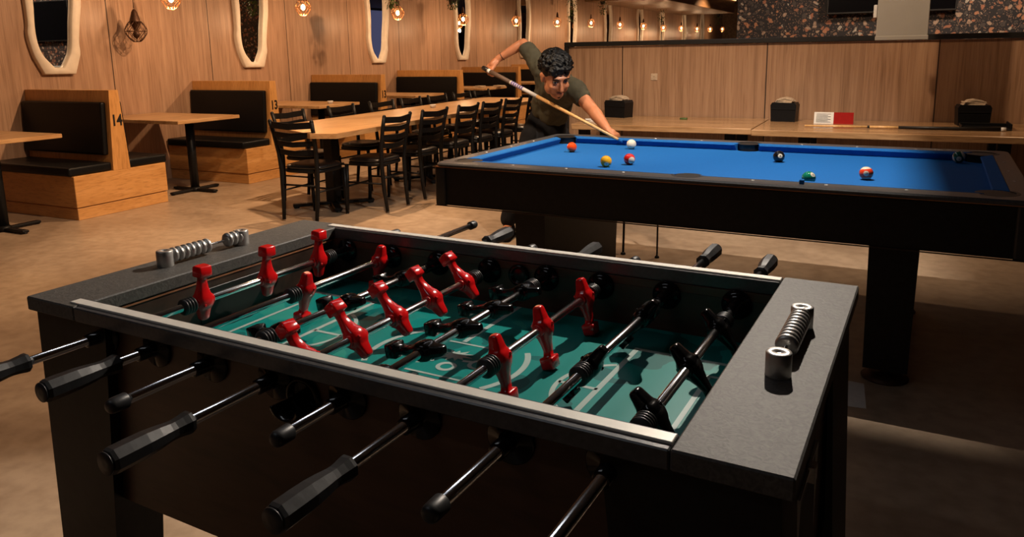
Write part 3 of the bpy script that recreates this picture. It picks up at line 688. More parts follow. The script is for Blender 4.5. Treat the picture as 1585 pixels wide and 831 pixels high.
a = MB(); a.tube([(0, 0, 0), (0, .02, .3), (-.022, .03, .62)], .008, 8); a.tube([(0, .02, .28), (.028, .03, .62)], .007, 8); a.lathe([(.018, 0), (.016, .01), (.008, .016)], (0, 0, 0), n=12)
tag(a.build('forked_stand', MT['black'], loc=(-1.53, 4.72, 0)), 'thin black forked stand on the floor behind the pool table', 'stand')
a = MB(); a.tube([(0, 0, 0), (0, .01, .62)], .006, 8); a.lathe([(.016, 0), (.014, .01), (.006, .016)], (0, 0, 0), n=12)
tag(a.build('thin_stand', MT['black'], loc=(-1.30, 4.72, 0)), 'single thin black pole on the floor behind the pool table', 'stand')
# ------------------------------------------------------------------ balls
BR = .0286
def ball_mat(name, base, stripe, disc=.0262):
    m, nt, b = new_mat(name); N = nt.nodes.new; L = nt.links.new
    tc = N('ShaderNodeTexCoord'); sp = N('ShaderNodeSeparateXYZ'); L(tc.outputs['Object'], sp.inputs[0])
    white = (.72, .66, .52)
    last = None
    mxn = N('ShaderNodeMix'); mxn.data_type = 'RGBA'
    if stripe:
        ab = N('ShaderNodeMath'); ab.operation = 'ABSOLUTE'; L(sp.outputs[2], ab.inputs[0])
        gt = N('ShaderNodeMath'); gt.operation = 'GREATER_THAN'; L(ab.outputs[0], gt.inputs[0]); gt.inputs[1].default_value = .0185
        L(gt.outputs[0], mxn.inputs[0])
    else: mxn.inputs[0].default_value = 0
    mxn.inputs[6].default_value = (*base, 1); mxn.inputs[7].default_value = (*white, 1)
    # number discs on +-x
    ax = N('ShaderNodeMath'); ax.operation = 'ABSOLUTE'; L(sp.outputs[0], ax.inputs[0])
    g2 = N('ShaderNodeMath'); g2.operation = 'GREATER_THAN'; L(ax.outputs[0], g2.inputs[0]); g2.inputs[1].default_value = disc
    m2 = N('ShaderNodeMix'); m2.data_type = 'RGBA'; L(g2.outputs[0], m2.inputs[0]); L(mxn.outputs[2], m2.inputs[6]); m2.inputs[7].default_value = (*white, 1)
    L(m2.outputs[2], b.inputs['Base Color']); b.inputs['Roughness'].default_value = .08; b.inputs['Coat Weight'].default_value = .5
    return m
def pool_ball(name, loc, base, stripe, num, label, face, up):
    # face: world direction the number looks to; up: stripe pole direction
    r = thing(name, (loc[0], loc[1], .765+BR), label, 'pool ball', group='pool balls on the blue cloth')
    x = Vector(face).normalized(); z = Vector(up); z = (z-x*z.dot(x)).normalized(); y = z.cross(x)
    R = frame((0, 0, 0), x, y, z)
    a = MB(); a.ball((0, 0, 0), BR, sub=4); o = a.build('ball_shell', ball_mat(label, base, stripe, .0225 if 'white spot' in label else .0262), r); o.rotation_euler = R.to_euler()
    if num:
        me = text_mesh(num, .0115, 0, .0003)
        for v in me.vertices:
            p = Vector((1, v.co.x/BR, v.co.y/BR)).normalized()*(BR+.00015); v.co = p
        me.materials.clear(); me.materials.append(MT['trim']); q = bpy.data.objects.new('ball_number', me); COL.objects.link(q); q.parent = r; q.rotation_euler = R.to_euler()
    return r
tocam = lambda p: (Vector((0, 0, 1.338))-Vector((p[0], p[1], .79))).normalized()
def facing(p, dx, dz):       # direction towards the viewer, turned by dx to the right and dz upwards
    t = tocam(p); rt = Vector((0, 0, 1)).cross(t).normalized(); upv = t.cross(rt)
    return (t + rt*dx + upv*dz).normalized(), rt, upv
B = [('orange', (-1.623, 4.045), (.8, .07, .01), False, None, 'plain orange ball nearest the far left pocket', -3.0, -2.5),
     ('yellow', (-1.252, 3.576), (.8, .4, .02), False, '1', 'yellow ball left of the red and white ball', .1, -.65),
     ('red', (-1.166, 3.685), (.6, .012, .012), False, None, 'red ball with a white spot, below the cue ball', .55, -.3),
     ('black', (-.489, 4.02), (.006, .006, .007), False, '8', 'black eight ball near the middle of the table', .25, .1),
     ('green', (-.288, 3.385), (.005, .2, .12), False, '6', 'green ball half hidden behind the near cushion', .9, .9),
     ('oranges', (-.075, 3.601), (.78, .06, .02), True, '13', 'orange and white striped ball right of the green ball', 0.0, -.05),
     ('greens', (.316, 4.275), (.005, .1, .07), True, '14', 'green and cream striped ball near the right end', .05, -.35)]
for n_, p, c, st, num, l_, dx, dz in B:
    f_, rt, upv = facing(p, dx, dz)
    pool_ball('pool_ball', p, c, st, num, l_, f_, (upv*.5+rt*.9) if n_ == 'greens' else (upv*1.0 - rt*.15 if n_ == 'oranges' else upv))
r = thing('cue_ball', (-1.345, 4.285, .765+BR), 'white cue ball at the tip of the player\'s cue', 'cue ball'); a = MB(); a.ball((0, 0, 0), BR, sub=4); a.build('ball_shell', mat('ivory_ball', (.75, .7, .56), .08, 0, .02, 20, 0, coat=.5), r)

# ------------------------------------------------------------------ foosball table
FT = thing('foosball_table', (-.7582, 1.199, 0), 'black foosball table with teal playfield in the foreground', 'foosball table', -.0434)
HL, HW, HT = .712, .3775, .8867
def capobj(s_):
    a = MB(); i0 = .575 if s_ > 0 else .562
    x0, x1 = sorted((s_*i0, s_*HL)); a.box(x0, x1, -HW, HW, HT-.028, HT, .0025); return a.build('end_cap', MT['cap'], FT, label='grey crinkled end cap')
capobj(-1); capobj(1)
for s_ in (-1, 1):
    a = MB(); y0, y1 = sorted((s_*.333, s_*HW)); a.box(-.5605, .5735, y0, y1, HT-.028, HT-.001, .002); a.build('side_rail', MT['rail_lam'], FT)
    a = MB(); y0, y1 = sorted((s_*.342, s_*.364)); a.box(-.592, .5735, y0, y1, HT-.002, HT+.0025, .001); a.build('rail_strip', MT['strip'], FT, label='ivory metal strip on the rail')
    # side panel with walnut face
    a = MB(); y0, y1 = sorted((s_*.330, s_*.348)); a.box(-.69, .69, y0, y1, .49, HT-.028, .001); a.build('side_panel', MT['walnut'], FT)
    a = MB(); y0, y1 = sorted((s_*.3285, s_*.3305)); a.box(-.56, .574, y0, y1, .752, HT-.045); a.build('inner_liner', MT['walnut_dark'], FT)
    a = MB(); x0, x1 = sorted((s_*.665, s_*.69)); a.box(x0, x1, -.345, .345, .45, HT-.028, .001); a.build('end_panel', MT['walnut_dark'], FT)
    a = MB(); x0, x1 = sorted((s_*.566, s_*.58)); a.box(x0, x1, -.328, .328, .70, HT-.028, .001); a.build('goal_wall', MT['walnut_dark'], FT)
    a = MB(); x0, x1 = sorted((s_*.5635, s_*.567)); a.box(x0, x1, -.10, .10, .757, .835, .001); a.build('goal_mouth', MT['trim'], FT)
    a = MB(); x0, x1 = sorted((s_*.564, s_*.567)); a.box(x0, x1, -.328, .328, HT-.034, HT-.0305); a.build('goal_wall_edging', MT['edge'], FT, label='bare wood edge line')
# corner legs: L-shaped boards, tapering
for su in (-1, 1):
    for sv in (-1, 1):
        a = MB()
        # board along u (facing front)
        o1, i1, o0, i0 = .698, .485, .735, .575
        y0, y1 = sv*.348, sv*.368
        R = [[(su*o0, y0, 0.012), (su*o0, y1, .012), (su*i0, y1, .012), (su*i0, y0, .012)], [(su*o1, y0, HT-.028), (su*o1, y1, HT-.028), (su*i1, y1, HT-.028), (su*i1, y0, HT-.028)]]
        a.loops(R, True, False)
        R = [[(su*o0, sv*.3675, 0.012), (su*(o0-.022), sv*.3675, .012), (su*(o0-.022), sv*.17, .012), (su*o0, sv*.17, .012)], [(su*o1, sv*.3675, HT-.028), (su*(o1-.006), sv*.3675, HT-.028), (su*(o1-.006), sv*.1, HT-.028), (su*o1, sv*.1, HT-.028)]]
        a.loops(R, True, False)
        a.build('leg', MT['black_lam'], FT)
        a = MB(); a.lathe([(.03, 0), (.03, .008), (.012, .014)], (su*.69, sv*.33, 0), n=16); a.build('levelling_foot', MT['bronze'], FT)
a = MB(); a.box(-.567, .567, -.331, .331, .735, .752); a.build('playfield', MT['field'], FT)
# raised corner ramps
# field markings
def quad_line(a, p, q, w_, z=.7526):
    p, q = Vector((*p, 0)), Vector((*q, 0)); t = (q-p).normalized(); n_ = Vector((-t.y, t.x, 0))*w_/2
    a.bm.faces.new([a.bm.verts.new(v+Vector((0, 0, z))) for v in (p-n_, q-n_, q+n_, p+n_)])
def arc(a, c, ru, rv, a0, a1, w_, n=40, z=.7526):
    P = []
    for i in range(n+1):
        t = a0+(a1-a0)*i/n; P.append((c[0]+ru*math.cos(t), c[1]+rv*math.sin(t)))
    vi = []; vo = []
    for i, p in enumerate(P):
        t = a0+(a1-a0)*i/n; n_ = Vector((math.cos(t), math.sin(t)))
        vi.append(a.bm.verts.new((p[0]-n_.x*w_/2, p[1]-n_.y*w_/2, z))); vo.append(a.bm.verts.new((p[0]+n_.x*w_/2, p[1]+n_.y*w_/2, z)))
    for i in range(n): a.bm.faces.new((vi[i], vo[i], vo[i+1], vi[i+1]))
for s_ in (-1, 1):
    a = MB()
    quad_line(a, (s_*.33, -.205), (s_*.33, .205), .011); quad_line(a, (s_*.325, .205), (s_*.56, .205), .011); quad_line(a, (s_*.325, -.205), (s_*.56, -.205), .011)
    quad_line(a, (s_*.49, -.14), (s_*.49, .14), .009); quad_line(a, (s_*.487, .14), (s_*.56, .14), .009); quad_line(a, (s_*.487, -.14), (s_*.56, -.14), .009)
    c0_ = 0 if s_ < 0 else PI
    arc(a, (s_*.37, 0), .115, .125, c0_-1.15, c0_+1.15, .009)
    quad_line(a, (s_*.255, 0), (s_*.33, 0), .009)
    a.build('box_markings', MT['line'], FT)
    a = MB(); quad_line(a, (0, s_*.085), (0, s_*.328), .011); quad_line(a, (-.06, s_*.078), (.11, s_*.078), .006)
    a.build('centre_line', MT['line'], FT)
for a0 in (PI-1.3, -.6):
    a = MB(); arc(a, (.012, 0), .16, .16, a0, a0+(1.85 if a0 > 0 else 1.2), .012); a.build('centre_circle', MT['line'], FT)
text_obj('field_lettering', 'BC', .062, MT['line'], FT, frame((-.088, .0, .7527), (1, 0, 0), (0, 1, 0), (0, 0, 1)), 0, .001)
text_obj('field_lettering', 'CS', .062, MT['line'], FT, frame((.10, -.005, .7527), (1, 0, 0), (0, 1, 0), (0, 0, 1)), 0, .001)
a = MB(); n_ = 22; c = (.022, .018); vs = []
for i in range(n_): 
    rr = (.036 if i % 2 == 0 else .019)*random.uniform(.8, 1.15); an = 2*PI*i/n_; vs.append(a.bm.verts.new((c[0]+rr*math.cos(an), c[1]+rr*.8*math.sin(an), .7527)))
a.bm.faces.new(vs); arc(a, (.035, -.035), .016, .016, 0, 2*PI, .009); arc(a, (-.015, -.035), .012, .02, .5, 3.6, .008); quad_line(a, (.05, .0), (.075, .005), .008)
a.build('centre_emblem', MT['line'], FT)
# ball cup on near side, entry ring on far side
a = MB(); a.lathe([(.036, 0), (.036, .004), (.03, .007), (.026, .006), (.024, .0)], (-.022, -.348, .812), (0, -1, 0), 26); 
a.build('ball_cup_ring', MT['plastic'], FT)
a = MB(); R = []
for i in range(13):
    an = PI+PI*i/12; R.append([(-.022+.024*math.cos(an), -.348, .806+.02*math.sin(an)), (-.022+.030*math.cos(an), -.348, .804+.026*math.sin(an)), (-.022+.030*math.cos(an), -.392, .808+.022*math.sin(an)), (-.022+.024*math.cos(an), -.392, .810+.018*math.sin(an))])
a.loops(R, True, True); a.build('ball_cup', MT['plastic'], FT)
a = MB(); a.lathe([(.026, 0), (.026, .006), (.021, .009), (.017, .008), (.015, .002)], (.0, .3285, .83), (0, -1, 0), 24); a.build('entry_ring', MT['plastic'], FT)
# coin door on right end
a = MB(); a.box(.69, .702, -.26, -.10, .52, .79, .003); a.build('coin_door', MT['trim'], FT)
a = MB()
for (y0, y1, z0, z1) in ((-.262, -.258, .518, .792), (-.102, -.098, .518, .792), (-.262, -.098, .79, .794)): a.box(.70, .7045, y0, y1, z0, z1)
a.box(.70, .712, -.185, -.165, .775, .80, .002); a.build('door_frame', MT['alu'], FT)

# --- men
def man_mesh(a, v, th):
    # built foot down (-z), head up, then turned about the rod axis; v along the rod
    secs = [(-.0790, .0095, .0120, 6), (-.0770, .0130, .0150, 8), (-.0580, .0140, .0158, 9), (-.0560, .0132, .0150, 8), (-.0552, .0080, .0095, 4), (-.044, .0074, .0092, 4), (-.030, .0092, .0115, 4), (-.019, .0130, .0150, 3), (-.012, .0165, .0185, 3), (-.003, .0185, .0205, 3), (.007, .0178, .0205, 3), (.0125, .0150, .0190, 3), (.0155, .0122, .0150, 5), (.019, .0115, .0132, 5), (.037, .0088, .0100, 5), (.0405, .0075, .0085, 4), (.042, .005, .006, 3)]
    n = 20; rings = []; ct, st = math.cos(th), math.sin(th)
    for z, hx, hy, e_ in secs:
        sh = -.002 if z < -.0545 else 0
        ring = []
        for i in range(n):
            an = 2*PI*i/n; c, s_ = math.cos(an), math.sin(an)
            x = hx*math.copysign(abs(c)**(2/e_), c)+sh; y = hy*math.copysign(abs(s_)**(2/e_), s_)
            # rotate: foot direction angle th from straight down towards +u
            ring.append((x*ct - z*st, v+y, x*st + z*ct))
        rings.append(ring)
    a.loops(rings, True, True)
    for s_ in (-1, 1):      # collar on the rod, screw bump
        a.lathe([(.0095, 0), (.0125, .001), (.0115, .006), (.009, .007)], (0, v+s_*.0165, 0), (0, s_, 0), 16)
    x, z = .0155, .005; a.lathe([(.0035, 0), (.0035, .003), (.002, .004)], (x*ct-z*st, v+.008, x*st+z*ct), (ct, 0, st), 8)
    x, z = -.0155, .005; a.lathe([(.0035, 0), (.0035, .003), (.002, .004)], (x*ct-z*st, v-.008, x*st+z*ct), (-ct, 0, -st), 8)
D2 = math.radians
# u, colour, man positions, foot angle(from down towards +u, rod about v), near end, far end, near grip?, far grip?
rods = [
 (-.513, 'red', [-.132, .047, .218], D2(176), -.62, .55, True, False),
 (-.368, 'red', [.02, .279], D2(-12), -.553, .735, True, False),
 (-.225, 'black', [-.192, -.004, .185], D2(-78), -.54, .685, False, True),
 (-.079, 'red', [-.275, -.155, -.032, .09, .218], D2(-137), -.639, .56, True, False),
 (.070, 'black', [-.27, -.148, -.028, .09, .215], D2(-80), -.50, .625, False, True),
 (.203, 'red', [-.12, .042, .237], D2(14), -.629, .56, True, False),
 (.351, 'black', [-.08, .18], D2(-35), -.545, .735, False, True),
 (.495, 'black', [-.198, -.011, .178], D2(42), -.60, .69, False, True)]
RZ = .832
for k, (u, colr, men, th, n0, f0, gn, gf) in enumerate(rods):
    a = MB(); nn = n0+.03 if gn else n0+.012; ff = f0-.03 if gf else f0-.012
    a.cyl((u, nn, RZ), (u, ff, RZ), .0079, n=24); rod = a.build('rod', MT['chrome'], FT)
    for v in men:
        a = MB(); man_mesh(a, v, th); o = a.build('player_figure', MT['red'] if colr == 'red' else MT['plastic'], rod, loc=(u, 0, RZ), label='%s plastic player figure' % colr)
    for e_, s_ in ((men[0]-.0235, -1), (men[-1]+.0235, 1)):
        a = MB(); pr = [(.0085, 0)]
        for i in range(4): pr += [(.0165, .002+i*.0068), (.0175, .004+i*.0068), (.0165, .006+i*.0068), (.0135, .0072+i*.0068)]
        pr += [(.0085, .030)]
        if abs(e_+s_*.03) < .322:
            a.lathe(pr, (u, e_, RZ), (0, s_, 0), 22); a.build('bumper', MT['rubber'], rod)
    for s_ in (-1, 1):
        a = MB(); a.lathe([(.0085, 0), (.012, 0), (.0125, .028), (.016, .032), (.034, .0355), (.036, .037), (.036, .041), (.008, .041)], (u, s_*(.348+.041), RZ), (0, -s_, 0), 30); a.build('outer_bearing', MT['plastic'], FT)
        a = MB(); a.lathe([(.0085, 0), (.0118, 0), (.0125, .045), (.022, .050), (.030, .053), (.0305, .058), (.008, .058)], (u, s_*(.3285-.058), RZ), (0, s_, 0), 30); a.build('inner_bearing', MT['plastic'], FT)
    for g, e_, s_ in ((gn, n0, -1), (gf, f0, 1)):
        a = MB()
        if g:   # octagonal waisted grip, from the outer end inwards
            pr = [(.004, 0), (.0125, .0006), (.0172, .003), (.0188, .008), (.0188, .03), (.0183, .055), (.0165, .075), (.0142, .092), (.0138, .1), (.0150, .112), (.0166, .121), (.0166, .126), (.0135, .128)]
            a.lathe(pr, (u, e_, RZ), (0, -s_, 0), 8, False, phase=PI/8)
            q = MB(); q.lathe([(.004, 0), (.0158, .0), (.0162, .0015), (.004, .002)], (u, e_+s_*.0012, RZ), (0, -s_, 0), 26); q.build('grip_end', MT['rubber'], rod)
            a.build('grip', MT['rubber'], rod)
        else:
            a.lathe([(.002, 0), (.008, .001), (.0108, .004), (.012, .009), (.0123, .03), (.0118, .031), (.008, .031)], (u, e_, RZ), (0, -s_, 0), 22); a.build('rod_cap', MT['rubber'], rod)
# --- score counters
for s_, beads in ((-1, [(-.092+i*.0148) for i in range(7)]+[.06+i*.0148 for i in range(3)]), (1, [-.045+i*.0145 for i in range(10)])):
    u = .648*s_
    a = MB(); a.cyl((u, -.115, HT+.021), (u, .1, HT+.021), .0028, n=10); sc = a.build('score_counter', MT['chrome'], FT)
    for v in (-.113, .1):
        a = MB(); a.lathe([(.0175, 0), (.0178, .001), (.0178, .034), (.0168, .0355), (.0065, .0355), (.0055, .033), (.001, .033)], (u, v, HT), n=28); a.build('post', MT['alu'], sc)
    for v in beads:
        a = MB(); a.lathe([(.005, -.0071), (.0130, -.0068), (.0164, -.0038), (.0172, 0), (.0164, .0038), (.0130, .0068), (.005, .0071)], (u, v, HT+.0205), (0, 1, 0), 22); a.build('bead', MT['alu'], sc)

# ------------------------------------------------------------------ the player
PL = thing('person', (-2.35, 4.95, 0), 'person in olive t-shirt and black trousers bending over the table to shoot', 'person')
O_ = Vector(PL.location)
J = dict(handR=at(759, 106, 5.60), wristR=at(771, 91, 5.57), elbowR=at(810, 67, 5.52), shR=at(838, 106, 5.38), neck=at(866, 124, 5.22),
         shL=at(892, 141, 5.14), elL=at(917, 170, 4.98), wrL=at(940, 200, 4.80), chest=at(858, 148, 5.42), waist=at(848, 184, 5.58), pelvis=at(843, 208, 5.62))
J = {k: v-O_ for k, v in J.items()}
T0 = Vector((-1.447, 4.424, .79)); B0 = at(748, 105, 5.62)
cue_dir = (B0-T0).normalized()
hipL = J['pelvis']+Vector((.05, .10, -.02)); hipR = J['pelvis']+Vector((-.06, -.06, -.02))
footR = Vector((-2.45, 4.86, .085))-O_; footL = Vector((-2.12, 5.22, .085))-O_
kneeR = (hipR+footR)/2+Vector((.02, -.05, .02)); kneeL = (hipL+footL)/2+Vector((.05, -.02, 0))
# head frame
hf = (CR*.27 - CU*.66 - CF*.70).normalized()
hu = (CR*.06 + CU*.74 - CF*.66); hu = (hu - hf*hu.dot(hf)).normalized(); hr = hf.cross(hu)
HC = at(860.5, 117, 5.0)-O_
HS = 1.17
def H(x, y, z): return HC + (hr*x + hf*y + hu*z)*HS
HR = Matrix((hr, hf, hu)).transposed()
def el(a, c, r_, sub=3): a.ball(H(*c), tuple(v*HS for v in r_), HR, sub)
def hand(a, wrist, d, n_, curl, spread=.0, right=True, sc=1.0, thumb_curl=.4):
    # d: direction of palm from wrist, n_: palm normal (outwards from palm)
    d = d.normalized(); n_ = (n_-d*n_.dot(d)).normalized(); s_ = d.cross(n_)*(1 if right else -1)
    pc = wrist+d*.05*sc
    a.cap(wrist, pc+d*.0, .021*sc, .026*sc)
    for k in (-1.5, -.5, .5, 1.5): a.cap(wrist+d*.018*sc+s_*k*.011*sc, wrist+d*.082*sc+s_*k*.0185*sc, .0135*sc, .0125*sc, 10)
    Ls = {-1.5: (.040, .026, .022), -.5: (.046, .030, .024), .5: (.043, .028, .023), 1.5: (.033, .021, .019)}
    for k, seg in Ls.items():
        p = wrist+d*.084*sc+s_*k*.0195*sc; ang = 0; rr = .0092*sc
        for j, L_ in enumerate(seg):
            ang += curl[j] if isinstance(curl, (tuple, list)) else curl
            dd = (d*math.cos(ang)+n_*math.sin(ang)+s_*k*spread*.1).normalized(); q = p+dd*L_*sc
            a.cap(p, q, rr, rr*.92, 8); p = q; rr *= .92
    p = wrist+d*.022*sc-s_*.024*sc; dd = (d*.6-s_*.7+n_*.35).normalized()
    for j, L_ in enumerate((.036, .03, .024)):
        q = p+dd*L_*sc; a.cap(p, q, .0118*sc*(1-.08*j), .0108*sc*(1-.08*j), 8); p = q
        dd = (dd+(d*.35+n_*thumb_curl+s_*.25)*.8).normalized()
a = MB()
el(a, (0, -.012, .03), (.076, .096, .088)); el(a, (0, .028, -.02), (.062, .066, .082)); el(a, (0, .042, -.082), (.04, .046, .036))
el(a, (0, .062, -.098), (.02, .022, .017)); el(a, (-.045, .02, -.055), (.022, .045, .04)); el(a, (.045, .02, -.055), (.022, .045, .04))
el(a, (-.036, .07, -.022), (.022, .02, .018)); el(a, (.036, .07, -.022), (.022, .02, .018))       # cheeks
el(a, (0, .078, .034), (.052, .018, .012))                                                    # brow ridge
a.cap(H(0, .088, .018), H(0, .112, -.026), .0085*HS, .0125*HS); a.cap(H(-.011, .1, -.03), H(.011, .1, -.03), .009*HS, .009*HS)
el(a, (0, .086, -.052), (.022, .012, .0075)); el(a, (0, .085, -.065), (.019, .012, .0075))
for s_ in (-1, 1): el(a, (s_*.076, -.008, -.008), (.010, .022, .033)); el(a, (s_*.083, -.014, .006), (.008, .014, .016), 2)
base_skull = H(0, -.045, -.05)
a.cap(J['neck']+Vector((0, 0, -.0)), base_skull, .062, .058)
a.cap(J['neck'], H(0, 0, -.06), .055, .05)
# trunk and limbs under the clothes
for p, q, r0, r1 in (('neck', 'shR', .06, .05), ('neck', 'shL', .055, .05), ('neck', 'chest', .06, .08), ('chest', 'waist', .085, .08), ('waist', 'pelvis', .08, .08)): a.cap(J[p], J[q], r0, r1)
for (s_, e_, w__, ru, re, rw) in (('shR', 'elbowR', 'wristR', .048, .037, .026), ('shL', 'elL', 'wrL', .050, .042, .027)):
    a.cap(J[s_], J[e_], ru, re); md = J[e_].lerp(J[w__], .28); a.cap(J[e_], md, re*.96, re*1.04); a.cap(md, J[w__], re*1.02, rw)
for h_, k_, f_ in ((hipR, kneeR, footR), (hipL, kneeL, footL)): a.cap(h_, k_, .075, .052); a.cap(k_, f_, .052, .036); a.cap(f_, f_+Vector((.02, -.12, -.04)), .035, .028)
# hands: right hand curls round the butt, left hand makes a bridge
axis = cue_dir
gp = B0-axis*.06-O_                       # point on the cue that the right hand holds
wr = J['wristR']
dR = (gp-wr).normalized(); nR = (-CF).lerp(Vector((0, 0, 0)), 0)
nR = (axis.cross(dR)); nR = dR.cross(axis).normalized() if dR.cross(axis).dot(-CF) > 0 else axis.cross(dR).normalized()
hand(a, wr, dR, -nR, (.75, 1.05, .8), right=True, sc=1.1)
wl = J['wrL']; tipc = T0+axis*.12-O_; dL = (Vector((tipc.x, tipc.y, .80-O_.z))-wl); dL = at(958, 212, 4.745)-O_-wl
hand(a, wl, dL, Vector((0, 0, -1)), (.95, 1.1, .5), spread=.4, right=False, sc=.92)
body = a.build('body', MT['skin'], PL); remesh(body, .0062, 3)
# face details
for s_ in (-1, 1):
    a = MB(); a.ball(H(s_*.031, .0765, .012), (.0125*HS, .012*HS, .0085*HS), HR, 3); a.build('eye', MT['eye'], PL)
    a = MB(); a.ball(H(s_*.031+.003, .0865, .0095), (.0056*HS, .0035*HS, .0058*HS), HR, 2); a.build('iris', MT['iris'], PL)
    a = MB(); a.tube([H(s_*.014, .0955, .030), H(s_*.03, .0945, .036), H(s_*.05, .082, .030)], [.0035, .0048, .0025], 8); a.build('eyebrow', MT['hair'], PL)
    a = MB(); a.tube([H(s_*.017, .087, .014), H(s_*.031, .0905, .0205), H(s_*.046, .0815, .013)], [.0015, .0026, .0015], 6); a.build('eyelid', MT['hair'], PL)
a = MB(); a.tube([H(-.021, .0925, -.0585), H(0, .0985, -.057), H(.021, .0925, -.0585)], [.002, .0035, .002], 8); a.build('lips', MT['lip'], PL)
a = MB(); a.tube([H(-.024, .0915, -.052), H(0, .1005, -.0445), H(.024, .0915, -.052)], [.0012, .0022, .0012], 8); a.build('moustache', MT['hair'], PL)
a = MB(); a.ball(H(0, .084, -.09), (.009*HS, .003*HS, .008*HS), HR, 2); a.build('goatee', MT['hair'], PL)
# hair
a = MB(); el(a, (0, -.022, .045), (.084, .100, .088)); el(a, (0, -.06, 0), (.07, .06, .07))
rng = random.Random(3)
for i in range(420):
    th = rng.uniform(0, 2*PI); ph = math.acos(rng.uniform(-.25, 1)); x, y, z = math.sin(ph)*math.cos(th), math.sin(ph)*math.sin(th), math.cos(ph)
    if y > .55 and z < .35: continue
    if abs(x) > .75 and y > -.05 and z < .12: continue
    rr = rng.uniform(.007, .012); c = (x*.088, -.02+y*.104, .048+z*.092)
    el(a, c, (rr*rng.uniform(.8, 1.7), rr*rng.uniform(.8, 1.7), rr), 2)
for i in range(26):     # fringe curls
    x = rng.uniform(-.06, .065); el(a, (x, .076+rng.uniform(-.012, .01), .072+rng.uniform(-.018, .022)), (.012, .012, .014), 2)
hair = a.build('hair', MT['hair'], PL); remesh(hair, .0038, 1)
# t-shirt
a = MB()
sR, sL, nk, ch, wa = J['shR'], J['shL'], J['neck'], J['chest'], J['chest'].lerp(J['waist'], .62)
nb = nk.lerp(ch, .25)
a.cap(sR, nb, .078, .088); a.cap(sL, nb, .078, .085)
a.cap(nb, ch, .115, .135); a.cap(sR.lerp(nb, .25), ch, .09, .12); a.cap(sL.lerp(nb, .25), ch, .085, .12)
a.cap(ch+(sR-sL).normalized()*.055, wa+(sR-sL).normalized()*.05, .115, .112); a.cap(ch-(sR-sL).normalized()*.045, wa-(sR-sL).normalized()*.045, .112, .112)
a.cap(sR, sR.lerp(J['elbowR'], .72), .07, .063); a.cap(sL, sL.lerp(J['elL'], .34), .072, .066)
shirt = a.build('tshirt', MT['shirt'], PL); remesh(shirt, .009, 5)
cl = bpy.data.textures.new('folds', 'CLOUDS'); cl.noise_scale = .07
dm = shirt.modifiers.new('d', 'DISPLACE'); dm.texture = cl; dm.strength = .022; dm.mid_level = .5; bake(shirt)
# trousers
a = MB(); pv = J['pelvis']; wa = J['waist']
sd = (sR-sL).normalized()
a.cap(wa+sd*.05+Vector((0, 0, -.03)), pv+sd*.06, .118, .125); a.cap(wa-sd*.04+Vector((0, 0, -.03)), pv-sd*.05, .118, .125)
for h_, k_, f_ in ((hipR, kneeR, footR), (hipL, kneeL, footL)): a.cap(h_, k_, .105, .075); a.cap(k_, f_+Vector((0, 0, .05)), .075, .062)
tr = a.build('trousers', MT['pants'], PL); remesh(tr, .01, 4)
for f_ in (footR, footL):
    a = MB(); a.cap(f_+Vector((0, 0, -.03)), f_+Vector((.03, -.14, -.045)), .045, .036); a.cap(f_+Vector((0, .03, -.04)), f_+Vector((0, .0, .02)), .04, .043)
    a.box(-.045, .045, -.17, .07, -.085, -.06, .02, 2, Matrix.Translation(f_) @ Matrix.Rotation(.2, 4, 'Z')); sh = a.build('shoe', MT['pants'], PL); remesh(sh, .008, 2)
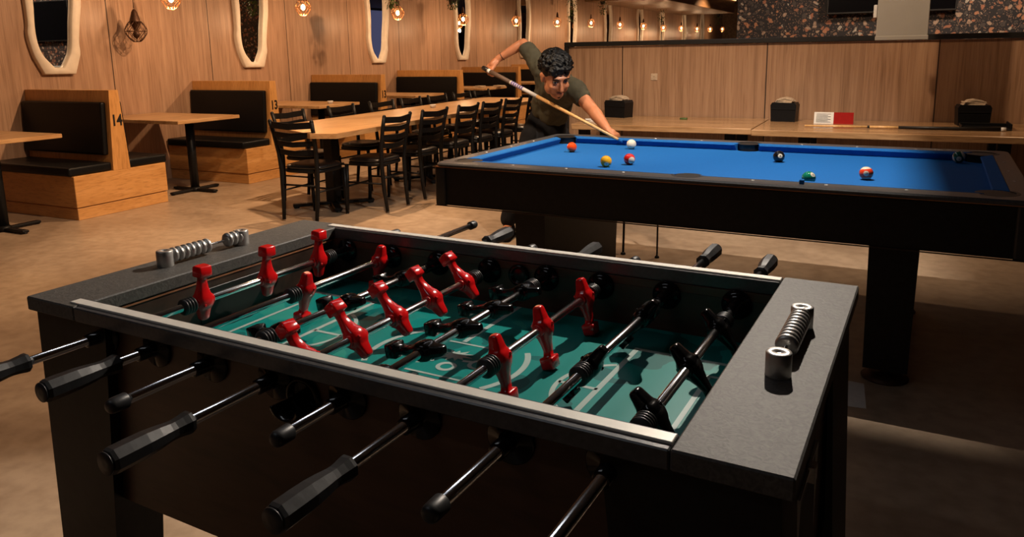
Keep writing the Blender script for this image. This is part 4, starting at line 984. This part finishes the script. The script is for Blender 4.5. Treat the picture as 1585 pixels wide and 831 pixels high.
# bracelet
wv = (J['wristR']-J['elbowR']).normalized(); bc = J['wristR']-wv*.035
u1 = wv.orthogonal().normalized(); u2 = wv.cross(u1)
a = MB(); a.tube([bc+(u1*math.cos(t)+u2*math.sin(t))*.031 for t in [2*PI*i/24 for i in range(25)]], .0022, 6); a.build('bracelet', MT['trim'], PL)
# the player's cue
L_ = (B0-T0).length
cq = thing('pool_cue', T0, 'pool cue held by the player, aimed at the cue ball', 'cue')
a = MB(); a.cyl(Vector(), axis*.012, .0078, n=14); a.cyl(axis*.012, axis*.03, .0080, n=14); a.build('tip', MT['cloth'], cq, label='blue chalked tip')
a = MB(); a.cyl(axis*.03, axis*(L_*.565), .0082, .0125, 16); a.build('shaft', MT['cue_wood'], cq)
a = MB(); a.cyl(axis*(L_*.565), axis*(L_*.77), .0125, .0145, 16); a.build('forearm', MT['paper'], cq, label='white patterned forearm')
a = MB()
for s0 in range(6): a.cyl(axis*(L_*(.67+s0*.0155)), axis*(L_*(.68+s0*.0155)), .0148, n=16)
a.build('inlay_rings', mat('violet_inlay', (.16, .12, .36), .3), cq, label='violet inlay')
a = MB(); a.cyl(axis*(L_*.77), axis*(L_*.935), .0148, .0162, 16); a.build('wrap', mat('brown_wrap', (.11, .065, .04), .7, 0, .3, 200, .3), cq)
a = MB(); a.cyl(axis*(L_*.935), axis*(L_*.955), .0165, n=16); a.build('collar', MT['paper'], cq)
a = MB(); a.cyl(axis*(L_*.955), axis*(L_*1.0), .0162, .0165, 16); a.build('butt', MT['trim'], cq)

# ------------------------------------------------------------------ track spotlights, with unseen plates added to cut the pool light
for (LP, l_) in ((POOL_L, 'black ceiling track spotlight with barn doors aimed at the pool table'), (FOOS_L, 'black ceiling track spotlight aimed at the foosball table')):
    r = thing('track_spotlight', LP, l_, 'spotlight')
    a = MB(); a.lathe([(.07, .04), (.075, .2), (.02, .21)], n=20); a.cyl((0, 0, .2), (0, 0, 3.29-LP[2]), .012, n=8); a.build('housing', MT['black'], r)
    if LP is POOL_L:
        a = MB(); a.box(.033, 1.3, -.5, .5, -.104, -.100); a.build('barn_door', MT['black'], r)  # unseen plate added to cut off the pool light on the right
        a = MB(); a.box(-.5, 1.3, -.40, -.032, -.110, -.106); a.build('barn_door', MT['black'], r)  # second unseen plate, added to keep the pool light off the near floor
